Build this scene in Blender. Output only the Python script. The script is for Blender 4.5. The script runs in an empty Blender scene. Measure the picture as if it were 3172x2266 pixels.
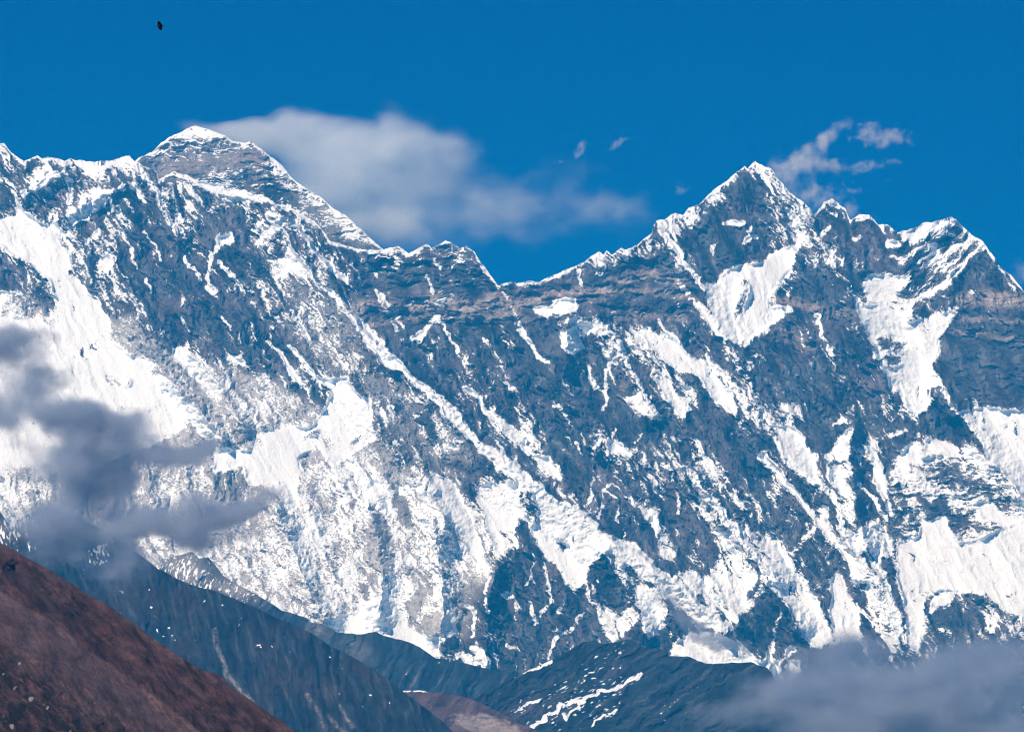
import bpy, bmesh, math, random
import numpy as np
from mathutils import Vector

# ------------------------------------------------------------------ camera, sky, sun, exposure
SC = bpy.context.scene
COL = SC.collection
W_, H_ = 3172.0, 2266.0                       # pixel frame in which the outlines below are noted
HFOV = math.radians(13.0)
FPX = (W_ / 2) / math.tan(HFOV / 2)
PITCH = math.radians(10.0)
EYE = np.array([0.0, 0.0, 2.0])

cam_d = bpy.data.cameras.new("camera")
cam_d.sensor_width = 36.0
cam_d.lens = 18.0 / math.tan(HFOV / 2)
cam_d.clip_start = 1.0
cam_d.clip_end = 200000.0
cam = bpy.data.objects.new("camera", cam_d)
COL.objects.link(cam)
cam.location = EYE
cam.rotation_euler = (math.pi / 2 + PITCH, 0, 0)
SC.camera = cam

SUN_EL = math.radians(44)
SUN_AZ_LEFT = math.radians(42)                # the sun stands behind the camera, this far round to the left
sun_vec = Vector((-math.cos(SUN_EL) * math.sin(SUN_AZ_LEFT), -math.cos(SUN_EL) * math.cos(SUN_AZ_LEFT), math.sin(SUN_EL)))
sd = bpy.data.lights.new("sun", 'SUN')
sd.energy = 4.1
sd.angle = math.radians(0.5)
sd.color = (1.0, 0.995, 0.985)
sun = bpy.data.objects.new("sun", sd)
COL.objects.link(sun)
sun.rotation_euler = (-sun_vec).to_track_quat('-Z', 'Y').to_euler()

world = bpy.data.worlds.new("World")
SC.world = world
world.use_nodes = True
wt = world.node_tree
wt.nodes.clear()
sky = wt.nodes.new('ShaderNodeTexSky')
sky.sky_type = 'NISHITA'
sky.sun_disc = False
sky.sun_elevation = SUN_EL
sky.sun_rotation = math.atan2(sun_vec.x, sun_vec.y)
sky.altitude = 4500
sky.air_density = 1.0
sky.dust_density = 0.0
sky.ozone_density = 6.0
tint = wt.nodes.new('ShaderNodeMix')
tint.data_type = 'RGBA'
tint.blend_type = 'MULTIPLY'
tint.inputs['Factor'].default_value = 1.0
tint.inputs['B'].default_value = (0.002, 0.26, 0.64, 1)
bg = wt.nodes.new('ShaderNodeBackground')
bg.inputs['Strength'].default_value = 0.10
wo = wt.nodes.new('ShaderNodeOutputWorld')
wt.links.new(sky.outputs[0], tint.inputs['A'])
wt.links.new(tint.outputs['Result'], bg.inputs['Color'])
wt.links.new(bg.outputs[0], wo.inputs['Surface'])

SC.view_settings.view_transform = 'Standard'
SC.view_settings.look = 'None'
SC.view_settings.gamma = 1
SC.view_settings.exposure = 0.15
SC.cycles.use_denoising = True
SC.cycles.denoising_prefilter = 'FAST'
SC.cycles.max_bounces = 9
SC.cycles.filter_width = 1.1
SC.cycles.volume_bounces = 8
SC.cycles.volume_max_steps = 512
SC.cycles.volume_step_rate = 0.35

# ------------------------------------------------------------------ helpers
TILES = {'A': (0, 300), 'B': (800, 300), 'C': (1600, 300), 'D': (2372, 300),
         'E': (0, 1000), 'F': (800, 1000), 'G': (1600, 1000), 'H': (2372, 1000),
         'I': (0, 1466), 'J': (800, 1466), 'K': (1600, 1466), 'L': (2372, 1466)}
KZ = 2.03
def T(t, pts):
    ox, oy = TILES[t]
    return [(ox + x / KZ, oy + y / KZ) for x, y in pts]

def ray_point(u, v, Y):
    """point at forward distance Y on the line of sight through (u, v)"""
    u = np.asarray(u, float); v = np.asarray(v, float)
    x = (u - W_ / 2) / FPX
    y = (H_ / 2 - v) / FPX
    dy = math.cos(PITCH) - y * math.sin(PITCH)
    dz = math.sin(PITCH) + y * math.cos(PITCH)
    s = Y / dy
    return np.stack([x * s, dy * s, dz * s + EYE[2]], -1)

_rng = np.random.RandomState(7)
_PERM = np.concatenate([_rng.permutation(512)] * 2)
_ANG = _rng.rand(512) * 2 * np.pi
_GX, _GY = np.cos(_ANG), np.sin(_ANG)
def perlin(x, y, seed=0):
    x = x + seed * 17.31; y = y + seed * 9.77
    xi = np.floor(x).astype(np.int64); yi = np.floor(y).astype(np.int64)
    xf = x - xi; yf = y - yi
    u = xf * xf * xf * (xf * (xf * 6 - 15) + 10); v = yf * yf * yf * (yf * (yf * 6 - 15) + 10)
    def g(ix, iy, dx, dy):
        h = _PERM[(_PERM[ix & 511] + iy) & 511]
        return _GX[h] * dx + _GY[h] * dy
    a = g(xi, yi, xf, yf); b = g(xi + 1, yi, xf - 1, yf)
    c = g(xi, yi + 1, xf, yf - 1); d = g(xi + 1, yi + 1, xf - 1, yf - 1)
    return (a + u * (b - a)) * (1 - v) + (c + u * (d - c)) * v
def fbm(x, y, octv=4, seed=0, gain=0.5, ridged=False):
    s = 0; a = 1.0; f = 1.0
    for o in range(octv):
        n = perlin(x * f, y * f, seed + o * 3)
        s = s + a * ((0.45 - 2 * np.abs(n)) if ridged else n * 1.4)
        a *= gain; f *= 2.03
    return s
def rot(u, v, deg, lam, aspect):
    """coordinates across / along a streak that leans deg to the right of straight down"""
    a = math.radians(deg)
    return (u * math.cos(a) - v * math.sin(a)) / lam, (u * math.sin(a) + v * math.cos(a)) / (lam * aspect)
def sstep(a, b, x):
    t = np.clip((x - a) / (b - a), 0, 1)
    return t * t * (3 - 2 * t)
def interp_line(pts):
    p = np.array(sorted(pts))
    return lambda u: np.interp(u, p[:, 0], p[:, 1])
def unit(n):
    return (n - n.mean()) / n.std()
def probit(p):
    p = np.clip(p, 0.002, 0.998)
    t = np.sqrt(-2 * np.log(np.minimum(p, 1 - p)))
    z = t - (2.515517 + .802853 * t + .010328 * t * t) / (1 + 1.432788 * t + .189269 * t * t + .001308 * t ** 3)
    return np.where(p < 0.5, -z, z)

class Raster:
    def __init__(s, u0, u1, v0, v1, step):
        s.u0, s.v0, s.step = u0, v0, step
        s.nx = int((u1 - u0) / step) + 1; s.ny = int((v1 - v0) / step) + 1
        s.U, s.V = np.meshgrid(u0 + np.arange(s.nx) * step, v0 + np.arange(s.ny) * step)
    def poly(s, pts):
        """1 inside the outline, 0 outside"""
        p = np.array(pts); m = np.zeros((s.ny, s.nx), np.float32)
        i0 = max(0, int((p[:, 0].min() - s.u0) / s.step)); i1 = min(s.nx, int((p[:, 0].max() - s.u0) / s.step) + 2)
        j0 = max(0, int((p[:, 1].min() - s.v0) / s.step)); j1 = min(s.ny, int((p[:, 1].max() - s.v0) / s.step) + 2)
        if i1 <= i0 or j1 <= j0: return m
        x = s.Uw[j0:j1, i0:i1]; y = s.Vw[j0:j1, i0:i1]
        ins = np.zeros(x.shape, bool)
        for k in range(len(p)):
            xa, ya = p[k]; xb, yb = p[k - 1]
            if ya == yb: continue
            ins ^= ((ya > y) != (yb > y)) & (x < (xb - xa) * (y - ya) / (yb - ya) + xa)
        m[j0:j1, i0:i1] = ins
        return m
    def line(s, pts, w, w2=None):
        """falls from 1 on the line to 0 at width w (w2 at its far end)"""
        p = np.array(pts, float); m = np.zeros((s.ny, s.nx), np.float32)
        n = len(p) - 1; w2 = w if w2 is None else w2
        for k in range(n):
            wa = w + (w2 - w) * k / n; wb = w + (w2 - w) * (k + 1) / n; wm = max(wa, wb)
            (xa, ya), (xb, yb) = p[k], p[k + 1]
            i0 = max(0, int((min(xa, xb) - wm - 12 - s.u0) / s.step)); i1 = min(s.nx, int((max(xa, xb) + wm + 12 - s.u0) / s.step) + 2)
            j0 = max(0, int((min(ya, yb) - wm - 12 - s.v0) / s.step)); j1 = min(s.ny, int((max(ya, yb) + wm + 12 - s.v0) / s.step) + 2)
            if i1 <= i0 or j1 <= j0: continue
            x = s.Uw[j0:j1, i0:i1] - xa; y = s.Vw[j0:j1, i0:i1] - ya
            dx, dy = xb - xa, yb - ya
            t = np.clip((x * dx + y * dy) / (dx * dx + dy * dy), 0, 1)
            d = np.hypot(x - t * dx, y - t * dy)
            f = np.clip(1 - d / (wa + (wb - wa) * t), 0, 1)
            m[j0:j1, i0:i1] = np.maximum(m[j0:j1, i0:i1], f)
        return m
    def blur(s, m, r):
        k = max(0, int(round(r / s.step)))
        for _ in range(2):
            if k == 0: break
            for ax in (0, 1):
                pad = [(0, 0), (0, 0)]; pad[ax] = (k + 1, k)
                c = np.cumsum(np.pad(m, pad, mode='edge'), axis=ax, dtype=np.float64)
                n = m.shape[ax]
                m = ((np.take(c, range(2 * k + 1, 2 * k + 1 + n), ax) - np.take(c, range(0, n), ax)) / (2 * k + 1)).astype(np.float32)
        return m
    def sample(s, f, u, v):
        x = np.clip((u - s.u0) / s.step, 0, s.nx - 1.001); y = np.clip((v - s.v0) / s.step, 0, s.ny - 1.001)
        i = x.astype(int); j = y.astype(int); a = x - i; b = y - j
        return (f[j, i] * (1 - a) + f[j, i + 1] * a) * (1 - b) + (f[j + 1, i] * (1 - a) + f[j + 1, i + 1] * a) * b

def setp(o, label=None, cat=None, kind=None, group=None):
    for k, x in (('label', label), ('category', cat), ('kind', kind), ('group', group)):
        if x: o[k] = x
    return o

def mesh_obj(name, co, quads, attrs, mat):
    """one mesh object from numpy arrays; attrs: name -> (n,) float or (n,3) colour"""
    used, inv = np.unique(quads, return_inverse=True)
    quads = inv.reshape(quads.shape); co = co[used]
    me = bpy.data.meshes.new(name)
    me.vertices.add(len(co)); me.vertices.foreach_set('co', np.ascontiguousarray(co, np.float32).ravel())
    me.loops.add(quads.size); me.loops.foreach_set('vertex_index', quads.astype(np.int32).ravel())
    me.polygons.add(len(quads)); me.polygons.foreach_set('loop_start', np.arange(0, quads.size, 4, dtype=np.int32))
    me.polygons.foreach_set('use_smooth', np.ones(len(quads), bool))
    for k, a in attrs.items():
        a = a[used]
        if a.ndim == 1:
            me.attributes.new(k, 'FLOAT', 'POINT').data.foreach_set('value', a.astype(np.float32))
        else:
            c = np.ones((len(a), 4), np.float32); c[:, :3] = a
            me.attributes.new(k, 'FLOAT_COLOR', 'POINT').data.foreach_set('color', c.ravel())
    me.update(calc_edges=True); me.validate()
    me.materials.append(mat)
    o = bpy.data.objects.new(name, me)
    COL.objects.link(o)
    return o

def relief_grid(us, top, bottom, rows, depth, fields, back=(250, 900, 2200), back_slope=0.95):
    """terrain surface: every column runs from its crest down to bottom, then a skirt to the valley; behind the crest the far slope falls away.
    depth(u, v) gives the forward distance, fields(u, v) the vertex attributes."""
    nc = len(us); tp = top(us)
    t = np.linspace(0, 1, rows)
    U = np.repeat(us[None], rows, 0); V = tp[None] + (bottom(us) - tp)[None] * t[:, None]
    Y = depth(U, V)
    P = ray_point(U, V, Y)
    at = fields(U, V)
    crest = P[0]
    bk = []
    for d in reversed(back):
        q = crest.copy(); q[:, 1] += d; q[:, 2] -= d * back_slope
        q[:, 2] += 60 * fbm(us / 90, us * 0 + d / 300, 3, 5)
        bk.append(q)
    low = P[-1].copy(); h = low[:, 2].copy(); low[:, 1] -= h * 0.7; low[:, 2] = -3.0
    allp = np.concatenate([np.array(bk), P, low[None]])
    nb = len(back)
    for k in at:
        a = at[k]
        at[k] = np.concatenate([np.repeat(a[:1], nb, 0), a, a[-1:]])
    R = rows + nb + 1
    idx = np.arange(R * nc).reshape(R, nc)
    q = np.stack([idx[1:, :-1], idx[1:, 1:], idx[:-1, 1:], idx[:-1, :-1]], -1).reshape(-1, 4)
    uc = np.concatenate([np.repeat(U[:1], nb, 0), U, U[-1:]]); vc = np.concatenate([np.repeat(V[:1], nb, 0), V, V[-1:]])
    return allp.reshape(-1, 3), q, {k: a.reshape((-1,) + a.shape[2:]) for k, a in at.items()}, uc.ravel(), vc.ravel()

# ------------------------------------------------------------------ materials
def nodes(name):
    m = bpy.data.materials.new(name); m.use_nodes = True
    nt = m.node_tree; nt.nodes.clear()
    out = nt.nodes.new('ShaderNodeOutputMaterial')
    return m, nt, out
def rock_snow_material(name, noise_scale, bump=0.3, snow_col=(0.80, 0.88, 0.94)):
    """bare ground of the mesh attribute 'ground', snow where the attribute 'snow' is above one half; edges and tones broken by noise in metres"""
    m, nt, out = nodes(name)
    N = nt.nodes.new; L = nt.links.new
    b = N('ShaderNodeBsdfPrincipled'); L(b.outputs[0], out.inputs['Surface'])
    tc = N('ShaderNodeTexCoord')
    n1 = N('ShaderNodeTexNoise'); n1.inputs['Scale'].default_value = noise_scale; n1.inputs['Detail'].default_value = 5; n1.inputs['Roughness'].default_value = 0.65
    L(tc.outputs['Object'], n1.inputs['Vector'])
    n2 = N('ShaderNodeTexNoise'); n2.inputs['Scale'].default_value = noise_scale * 0.11; n2.inputs['Detail'].default_value = 4
    L(tc.outputs['Object'], n2.inputs['Vector'])
    sa = N('ShaderNodeAttribute'); sa.attribute_name = 'snow'
    ga = N('ShaderNodeAttribute'); ga.attribute_name = 'ground'
    ma = N('ShaderNodeMath'); ma.operation = 'MULTIPLY_ADD'; ma.inputs[1].default_value = 0.30
    L(n1.outputs['Fac'], ma.inputs[0])
    sub = N('ShaderNodeMath'); sub.operation = 'SUBTRACT'; sub.inputs[1].default_value = 0.15
    L(sa.outputs['Fac'], sub.inputs[0]); L(sub.outputs[0], ma.inputs[2])
    mr = N('ShaderNodeMapRange'); mr.interpolation_type = 'SMOOTHSTEP'
    mr.inputs['From Min'].default_value = 0.40; mr.inputs['From Max'].default_value = 0.64
    L(ma.outputs[0], mr.inputs['Value'])
    var = N('ShaderNodeMapRange'); var.inputs['From Min'].default_value = 0.3; var.inputs['From Max'].default_value = 0.7
    var.inputs['To Min'].default_value = 0.40; var.inputs['To Max'].default_value = 1.6
    L(n1.outputs['Fac'], var.inputs['Value'])
    var2 = N('ShaderNodeMapRange'); var2.inputs['From Min'].default_value = 0.3; var2.inputs['From Max'].default_value = 0.7
    var2.inputs['To Min'].default_value = 0.75; var2.inputs['To Max'].default_value = 1.25
    L(n2.outputs['Fac'], var2.inputs['Value'])
    mm = N('ShaderNodeMath'); mm.operation = 'MULTIPLY'; L(var.outputs[0], mm.inputs[0]); L(var2.outputs[0], mm.inputs[1])
    vm = N('ShaderNodeVectorMath'); vm.operation = 'SCALE'
    L(ga.outputs['Color'], vm.inputs[0]); L(mm.outputs[0], vm.inputs['Scale'])
    mx = N('ShaderNodeMix'); mx.data_type = 'RGBA'; mx.inputs['B'].default_value = (*snow_col, 1)
    L(mr.outputs[0], mx.inputs['Factor']); L(vm.outputs[0], mx.inputs['A'])
    L(mx.outputs['Result'], b.inputs['Base Color'])
    b.inputs['Roughness'].default_value = 0.9
    b.inputs['Specular IOR Level'].default_value = 0.1
    bs = N('ShaderNodeMapRange'); bs.inputs['To Min'].default_value = bump; bs.inputs['To Max'].default_value = bump * .2; L(mr.outputs[0], bs.inputs['Value'])
    bp = N('ShaderNodeBump'); L(bs.outputs[0], bp.inputs['Strength']); bp.inputs['Distance'].default_value = 0.35 / noise_scale
    L(n1.outputs['Fac'], bp.inputs['Height']); L(bp.outputs[0], b.inputs['Normal'])
    return m
MASSIF = rock_snow_material('rock_and_snow', 0.22, 0.45)

# ------------------------------------------------------------------ the great wall: outlines
CREST = (T('A', [(-420, 330), (-200, 270), (-90, 320), (0, 290), (25, 290), (55, 330), (110, 380), (150, 405), (235, 370), (265, 388), (310, 376), (360, 382), (410, 400), (450, 390), (520, 402), (600, 412), (690, 400), (815, 370), (850, 410), (900, 432), (985, 470), (1000, 520), (1040, 500), (1090, 475), (1180, 500), (1260, 550), (1330, 600), (1430, 620), (1490, 590), (1560, 605)])
         + T('B', [(0, 620), (60, 640), (120, 682), (200, 700), (270, 750), (360, 790), (410, 850), (450, 908), (560, 940), (690, 970), (790, 960), (830, 945), (885, 935), (945, 985), (1000, 950), (1065, 925), (1090, 955), (1180, 900), (1220, 920), (1270, 950), (1310, 935), (1360, 970), (1400, 1040), (1470, 1130), (1508, 1185), (1550, 1165), (1600, 1166)])
         + T('C', [(0, 1170), (90, 1155), (140, 1165), (250, 1115), (350, 1070), (420, 1040), (470, 1000), (520, 970), (545, 990), (565, 965), (600, 990), (660, 945), (690, 960), (760, 930), (800, 890), (850, 858), (862, 800), (885, 775), (930, 768), (960, 750), (1000, 725), (1045, 745), (1080, 700), (1150, 670), (1200, 620), (1260, 570), (1320, 530), (1390, 470), (1435, 430), (1452, 447), (1500, 400), (1530, 425)])
         + T('D', [(0, 440), (35, 450), (70, 500), (120, 555), (150, 600), (220, 650), (280, 700), (305, 745), (350, 690), (365, 660), (420, 642), (440, 660), (500, 700), (530, 770), (560, 760), (590, 740), (650, 740), (690, 780), (710, 800), (760, 800), (800, 830), (830, 850), (920, 830), (1000, 790), (1040, 785), (1100, 775), (1170, 755), (1200, 770), (1240, 820), (1300, 870), (1370, 910), (1400, 960), (1450, 1020), (1480, 1080), (1540, 1120), (1600, 1190), (1624, 1220), (1780, 1380), (2100, 1500)]))
PYRAMID = (T('A', [(780, 480), (850, 405), (880, 378), (960, 345), (1010, 295), (1055, 260), (1130, 225), (1200, 190), (1230, 182), (1280, 195), (1350, 220), (1420, 245), (1470, 280), (1540, 290), (1580, 278)])
           + T('B', [(0, 312), (60, 360), (150, 430), (200, 500), (260, 550), (310, 580), (390, 630), (480, 710), (550, 740), (620, 810), (720, 900), (780, 950), (840, 1010), (900, 1090)]))

# snow cover: (sheet, share of the ground under snow, softness, outline)
COV = [
 ('A', .40, 40, [(-500, 300), (900, 300), (1000, 560), (820, 700), (860, 1000), (850, 1350), (640, 1340), (430, 1000), (300, 800), (-500, 800)]),
 ('A', .95, 8, [(260, 380), (600, 408), (815, 368), (875, 430), (800, 436), (740, 460), (680, 448), (620, 475), (560, 520), (500, 470), (400, 425)]),
 ('A', .97, 4, [(-500, 775), (105, 765), (100, 600), (165, 720), (215, 765), (290, 800), (375, 800), (400, 850), (380, 905), (435, 985), (450, 1060), (430, 1100), (500, 1160), (560, 1210), (580, 1290), (640, 1340), (690, 1480), (700, 1624), (700, 1800), (-500, 1800), (-500, 1190), (130, 1215), (250, 1350), (340, 1340), (350, 1270), (290, 1150), (200, 1060), (90, 1010), (-500, 700)]),
 ('A', .38, 6, [(-500, 900), (0, 940), (90, 1020), (200, 1070), (290, 1160), (355, 1275), (290, 1260), (150, 1200), (80, 1165), (-500, 1180)]),
 ('A', .5, 12, [(20, 1290), (130, 1230), (250, 1330), (330, 1350), (300, 1400), (100, 1420), (0, 1440)]),
 ('A', .93, 4, [(405, 690), (480, 700), (560, 660), (650, 620), (680, 650), (600, 720), (540, 770), (450, 810), (420, 760)]),
 ('A', .85, 5, [(560, 870), (620, 810), (660, 790), (640, 850), (560, 920), (500, 950), (530, 900)]),
 ('A', .80, 6, [(640, 980), (700, 990), (720, 1060), (690, 1110), (740, 1180), (840, 1310), (790, 1300), (700, 1200), (640, 1130), (600, 1060)]),
 ('A', .15, 30, [(870, 650), (1000, 640), (1100, 830), (1330, 830), (1624, 900), (1624, 1624), (1300, 1540), (1000, 1450), (850, 1350), (820, 1000)]),
 ('A', .42, 20, [(1000, 520), (1090, 480), (1200, 520), (1330, 620), (1500, 620), (1624, 680), (1624, 800), (1450, 760), (1250, 700), (1100, 700), (1020, 640)]),
 ('A', .88, 4, [(1350, 870), (1440, 845), (1480, 910), (1400, 930), (1370, 1000), (1340, 990), (1370, 920)]),
 ('A', .85, 4, [(1290, 1190), (1370, 1190), (1330, 1240)]),
 ('A', .9, 4, [(1090, 755), (1120, 760), (1130, 790), (1100, 790)]),
 ('A', .42, 14, [(860, 400), (1010, 295), (1230, 182), (1470, 280), (1624, 300), (1624, 640), (1300, 560), (1180, 500), (1000, 520)]),
 ('A', .97, 6, [(1055, 262), (1230, 178), (1330, 210), (1445, 258), (1300, 250), (1220, 262), (1130, 255)]),
 ('A', .12, 12, [(1000, 500), (1080, 425), (1250, 400), (1400, 395), (1500, 345), (1624, 335), (1624, 400), (1500, 430), (1350, 440), (1200, 470), (1090, 465)]),
 ('A', .97, 5, [(1180, 500), (1300, 535), (1380, 560), (1400, 600), (1490, 575), (1624, 622), (1700, 645), (1750, 690), (1624, 662), (1450, 645), (1330, 605), (1200, 525)]),
 ('B', .28, 10, [(0, 440), (60, 450), (120, 490), (210, 560), (230, 660), (180, 690), (60, 640), (0, 590), (-60, 600), (-200, 580), (-130, 520)]),
 ('B', .58, 10, [(40, 350), (200, 500), (390, 630), (780, 950), (690, 965), (450, 880), (280, 760), (230, 640), (130, 500)]),
 ('B', .48, 25, [(0, 690), (200, 760), (330, 930), (560, 1180), (560, 1330), (300, 1130), (200, 1350), (0, 1350), (-60, 1100)]),
 ('B', .9, 4, [(80, 685), (130, 740), (60, 770), (0, 850), (-20, 860), (20, 790)]),
 ('B', .82, 5, [(150, 735), (200, 790), (250, 850), (170, 830), (60, 900), (0, 925), (-40, 940), (60, 820)]),
 ('B', .92, 4, [(180, 930), (230, 940), (270, 1020), (310, 1080), (390, 1180), (360, 1190), (300, 1120), (180, 1090), (130, 1160), (90, 1170), (160, 1060), (100, 1040), (170, 990)]),
 ('B', .42, 16, [(280, 1160), (430, 1200), (560, 1300), (640, 1440), (700, 1530), (680, 1700), (330, 1700), (250, 1500), (200, 1350)]),
 ('B', .16, 30, [(400, 900), (800, 980), (1180, 960), (1360, 1010), (1510, 1200), (1624, 1250), (1624, 1700), (900, 1700), (700, 1500), (560, 1280), (400, 1000)]),
 ('B', .42, 14, [(690, 970), (830, 940), (1000, 950), (1180, 905), (1350, 960), (1390, 1040), (1270, 1040), (1100, 960), (960, 1040), (800, 1000)]),
 ('B', .93, 3, [(1100, 1290), (1180, 1275), (1220, 1250), (1240, 1270), (1200, 1300), (1130, 1300)]),
 ('B', .92, 3, [(890, 1530), (1000, 1500), (1060, 1440), (1125, 1370), (1138, 1390), (1060, 1470), (1030, 1530), (930, 1540)]),
 ('B', .9, 3, [(910, 1570), (1000, 1570), (960, 1592)]),
 ('C', .18, 20, [(-20, 1200), (600, 1060), (900, 960), (1060, 1100), (1200, 1300), (1300, 1500), (1300, 1800), (-20, 1800)]),
 ('C', .97, 4, [(95, 1320), (150, 1300), (200, 1310), (250, 1280), (320, 1255), (380, 1255), (390, 1360), (300, 1370), (230, 1350), (200, 1400), (170, 1380), (120, 1360)]),
 ('C', .84, 6, [(190, 1410), (380, 1385), (440, 1420), (520, 1370), (560, 1420), (600, 1490), (640, 1560), (660, 1660), (570, 1640), (540, 1550), (480, 1600), (400, 1640), (300, 1640), (260, 1540), (300, 1450)]),
 ('C', .74, 6, [(740, 1410), (800, 1430), (880, 1460), (950, 1520), (1010, 1560), (1060, 1640), (820, 1640), (700, 1530), (690, 1480)]),
 ('C', .72, 8, [(865, 800), (1000, 725), (1080, 700), (1260, 570), (1435, 430), (1500, 395), (1624, 460), (1624, 580), (1540, 500), (1440, 480), (1350, 540), (1290, 640), (1200, 740), (1060, 830), (960, 890), (890, 850)]),
 ('C', .58, 10, [(880, 840), (760, 925), (660, 945), (560, 965), (430, 1045), (600, 1070), (700, 1010), (820, 1010), (900, 950), (960, 960), (1020, 1000), (1060, 1080), (1120, 1130), (1170, 1200), (1110, 1150), (1000, 1060), (960, 880)]),
 ('C', .10, 12, [(1310, 600), (1480, 550), (1570, 620), (1624, 900), (1500, 1030), (1380, 1055), (1300, 1105), (1200, 1155), (1150, 1130), (1060, 960), (1040, 860), (1200, 770)]),
 ('C', .92, 3, [(1285, 795), (1350, 768), (1445, 780), (1440, 808), (1340, 808)]),
 ('C', .95, 5, [(1160, 1180), (1280, 1150), (1300, 1105), (1400, 1050), (1540, 1030), (1660, 960), (1740, 910), (1800, 930), (1760, 1020), (1700, 1120), (1640, 1210), (1590, 1300), (1590, 1390), (1540, 1450), (1500, 1500), (1440, 1580), (1400, 1560), (1310, 1500), (1240, 1400), (1190, 1260)]),
 ('C', .5, 6, [(1390, 1170), (1440, 1140), (1470, 1240), (1440, 1320), (1400, 1400), (1370, 1380), (1400, 1270)]),
 ('D', .64, 10, [(0, 430), (70, 490), (280, 710), (330, 850), (400, 955), (475, 1090), (535, 1240), (500, 1220), (440, 1130), (380, 1060), (320, 950), (230, 850), (150, 780), (60, 720), (0, 660)]),
 ('D', .2, 14, [(230, 970), (330, 970), (470, 1140), (540, 1300), (640, 1500), (690, 1700), (0, 1700), (0, 1460), (60, 1260), (200, 1100)]),
 ('D', .16, 10, [(310, 740), (520, 760), (700, 800), (900, 840), (900, 930), (820, 1040), (800, 1100), (600, 1120), (600, 1250), (545, 1260), (480, 1070), (350, 880)]),
 ('D', .75, 6, [(90, 890), (150, 780), (200, 830), (320, 930), (220, 930), (130, 900)]),
 ('D', .85, 4, [(60, 1320), (170, 1300), (120, 1380), (30, 1440), (-30, 1450), (0, 1330)]),
 ('D', .88, 4, [(460, 1440), (540, 1450), (510, 1480)]),
 ('D', .75, 6, [(400, 1260), (520, 1270), (500, 1300), (420, 1290)]),
 ('D', .45, 14, [(850, 1060), (960, 930), (1100, 890), (1260, 830), (1370, 910), (1250, 1080), (1130, 1130), (1000, 1090), (900, 1090)]),
 ('D', .86, 6, [(820, 845), (920, 825), (1040, 780), (1170, 750), (1240, 820), (1190, 800), (1120, 830), (1060, 850), (980, 900), (900, 940), (850, 900)]),
 ('D', .92, 4, [(1120, 850), (1180, 840), (1215, 850), (1180, 890), (1110, 885)]),
 ('D', .9, 4, [(610, 1140), (690, 1100), (760, 1090), (800, 1130), (930, 1115), (900, 1170), (820, 1240), (880, 1270), (760, 1310), (650, 1270), (610, 1200)]),
 ('D', .93, 5, [(550, 1260), (610, 1300), (760, 1300), (850, 1290), (930, 1250), (1000, 1230), (1130, 1140), (1240, 1030), (1370, 905), (1340, 1000), (1250, 1090), (1150, 1170), (1060, 1240), (930, 1310), (920, 1400), (1000, 1390), (1120, 1350), (1235, 1290), (1160, 1420), (1100, 1500), (1110, 1560), (1080, 1640), (680, 1640), (640, 1490), (580, 1380)]),
 ('D', .35, 5, [(880, 1370), (930, 1380), (900, 1480), (870, 1500), (890, 1430)]),
 ('D', .4, 6, [(930, 1340), (1080, 1310), (1100, 1340), (940, 1380)]),
 ('D', .97, 3, [(540, 775), (600, 735), (650, 735), (705, 795), (640, 768), (600, 782)]),
 ('D', .75, 4, [(700, 790), (810, 830), (820, 850), (740, 870)]),
 ('D', .97, 3, [(360, 665), (420, 638), (505, 705), (440, 690), (400, 680), (355, 690)]),
 ('D', .93, 3, [(400, 735), (470, 725), (445, 765)]),
 ('D', .93, 3, [(545, 905), (600, 860), (622, 892)]),
 ('D', .93, 3, [(755, 915), (820, 888), (855, 930), (840, 948), (760, 942)]),
 ('D', .93, 3, [(765, 1002), (850, 995), (865, 1020), (840, 1032)]),
 ('D', .93, 3, [(410, 880), (460, 878), (455, 892), (418, 898)]),
 ('D', .68, 6, [(1480, 1075), (1624, 1210), (1800, 1380), (1700, 1380), (1624, 1310), (1570, 1210), (1530, 1240), (1510, 1150)]),
 ('D', .11, 14, [(1380, 960), (1480, 1090), (1520, 1230), (1624, 1310), (1800, 1420), (1800, 1700), (1100, 1700), (1120, 1500), (1240, 1300), (1180, 1190), (1280, 1070)]),
 # lower right
 ('H', .14, 20, [(0, 30), (590, 0), (640, 90), (760, 350), (760, 480), (800, 560), (680, 640), (560, 620), (520, 680), (430, 780), (360, 800), (290, 700), (200, 640), (0, 620), (-40, 520)]),
 ('H', .88, 5, [(590, -20), (1160, -20), (1120, 70), (1080, 130), (1110, 180), (1060, 260), (1080, 330), (1105, 390), (1000, 430), (1060, 470), (1020, 560), (930, 600), (890, 550), (880, 480), (800, 420), (770, 380), (760, 340), (700, 210), (650, 90)]),
 ('H', .45, 8, [(690, 90), (890, 110), (880, 180), (720, 180)]),
 ('H', .4, 8, [(720, 230), (830, 210), (850, 250), (760, 270)]),
 ('H', .10, 10, [(1115, 100), (1300, 0), (1800, 0), (1800, 530), (1240, 540), (1115, 390), (1075, 270)]),
 ('H', .3, 8, [(1130, 400), (1190, 420), (1330, 480), (1420, 530), (1200, 550)]),
 ('H', .97, 4, [(1190, 545), (1350, 530), (1800, 530), (1800, 1180), (1624, 1100), (1540, 1000), (1420, 860), (1330, 720), (1260, 620)]),
 ('H', .5, 4, [(1350, 590), (1380, 600), (1380, 680), (1350, 660)]), ('H', .5, 4, [(1500, 655), (1570, 655), (1560, 690), (1510, 680)]), ('H', .5, 4, [(1390, 690), (1460, 700), (1440, 720)]),
 ('H', .22, 16, [(560, 620), (760, 580), (900, 600), (980, 620), (980, 720), (800, 850), (790, 1060), (720, 900), (680, 740)]),
 ('H', .9, 4, [(780, 700), (880, 668), (895, 690), (800, 720), (760, 720)]), ('H', .9, 4, [(915, 690), (975, 680), (960, 730)]),
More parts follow.
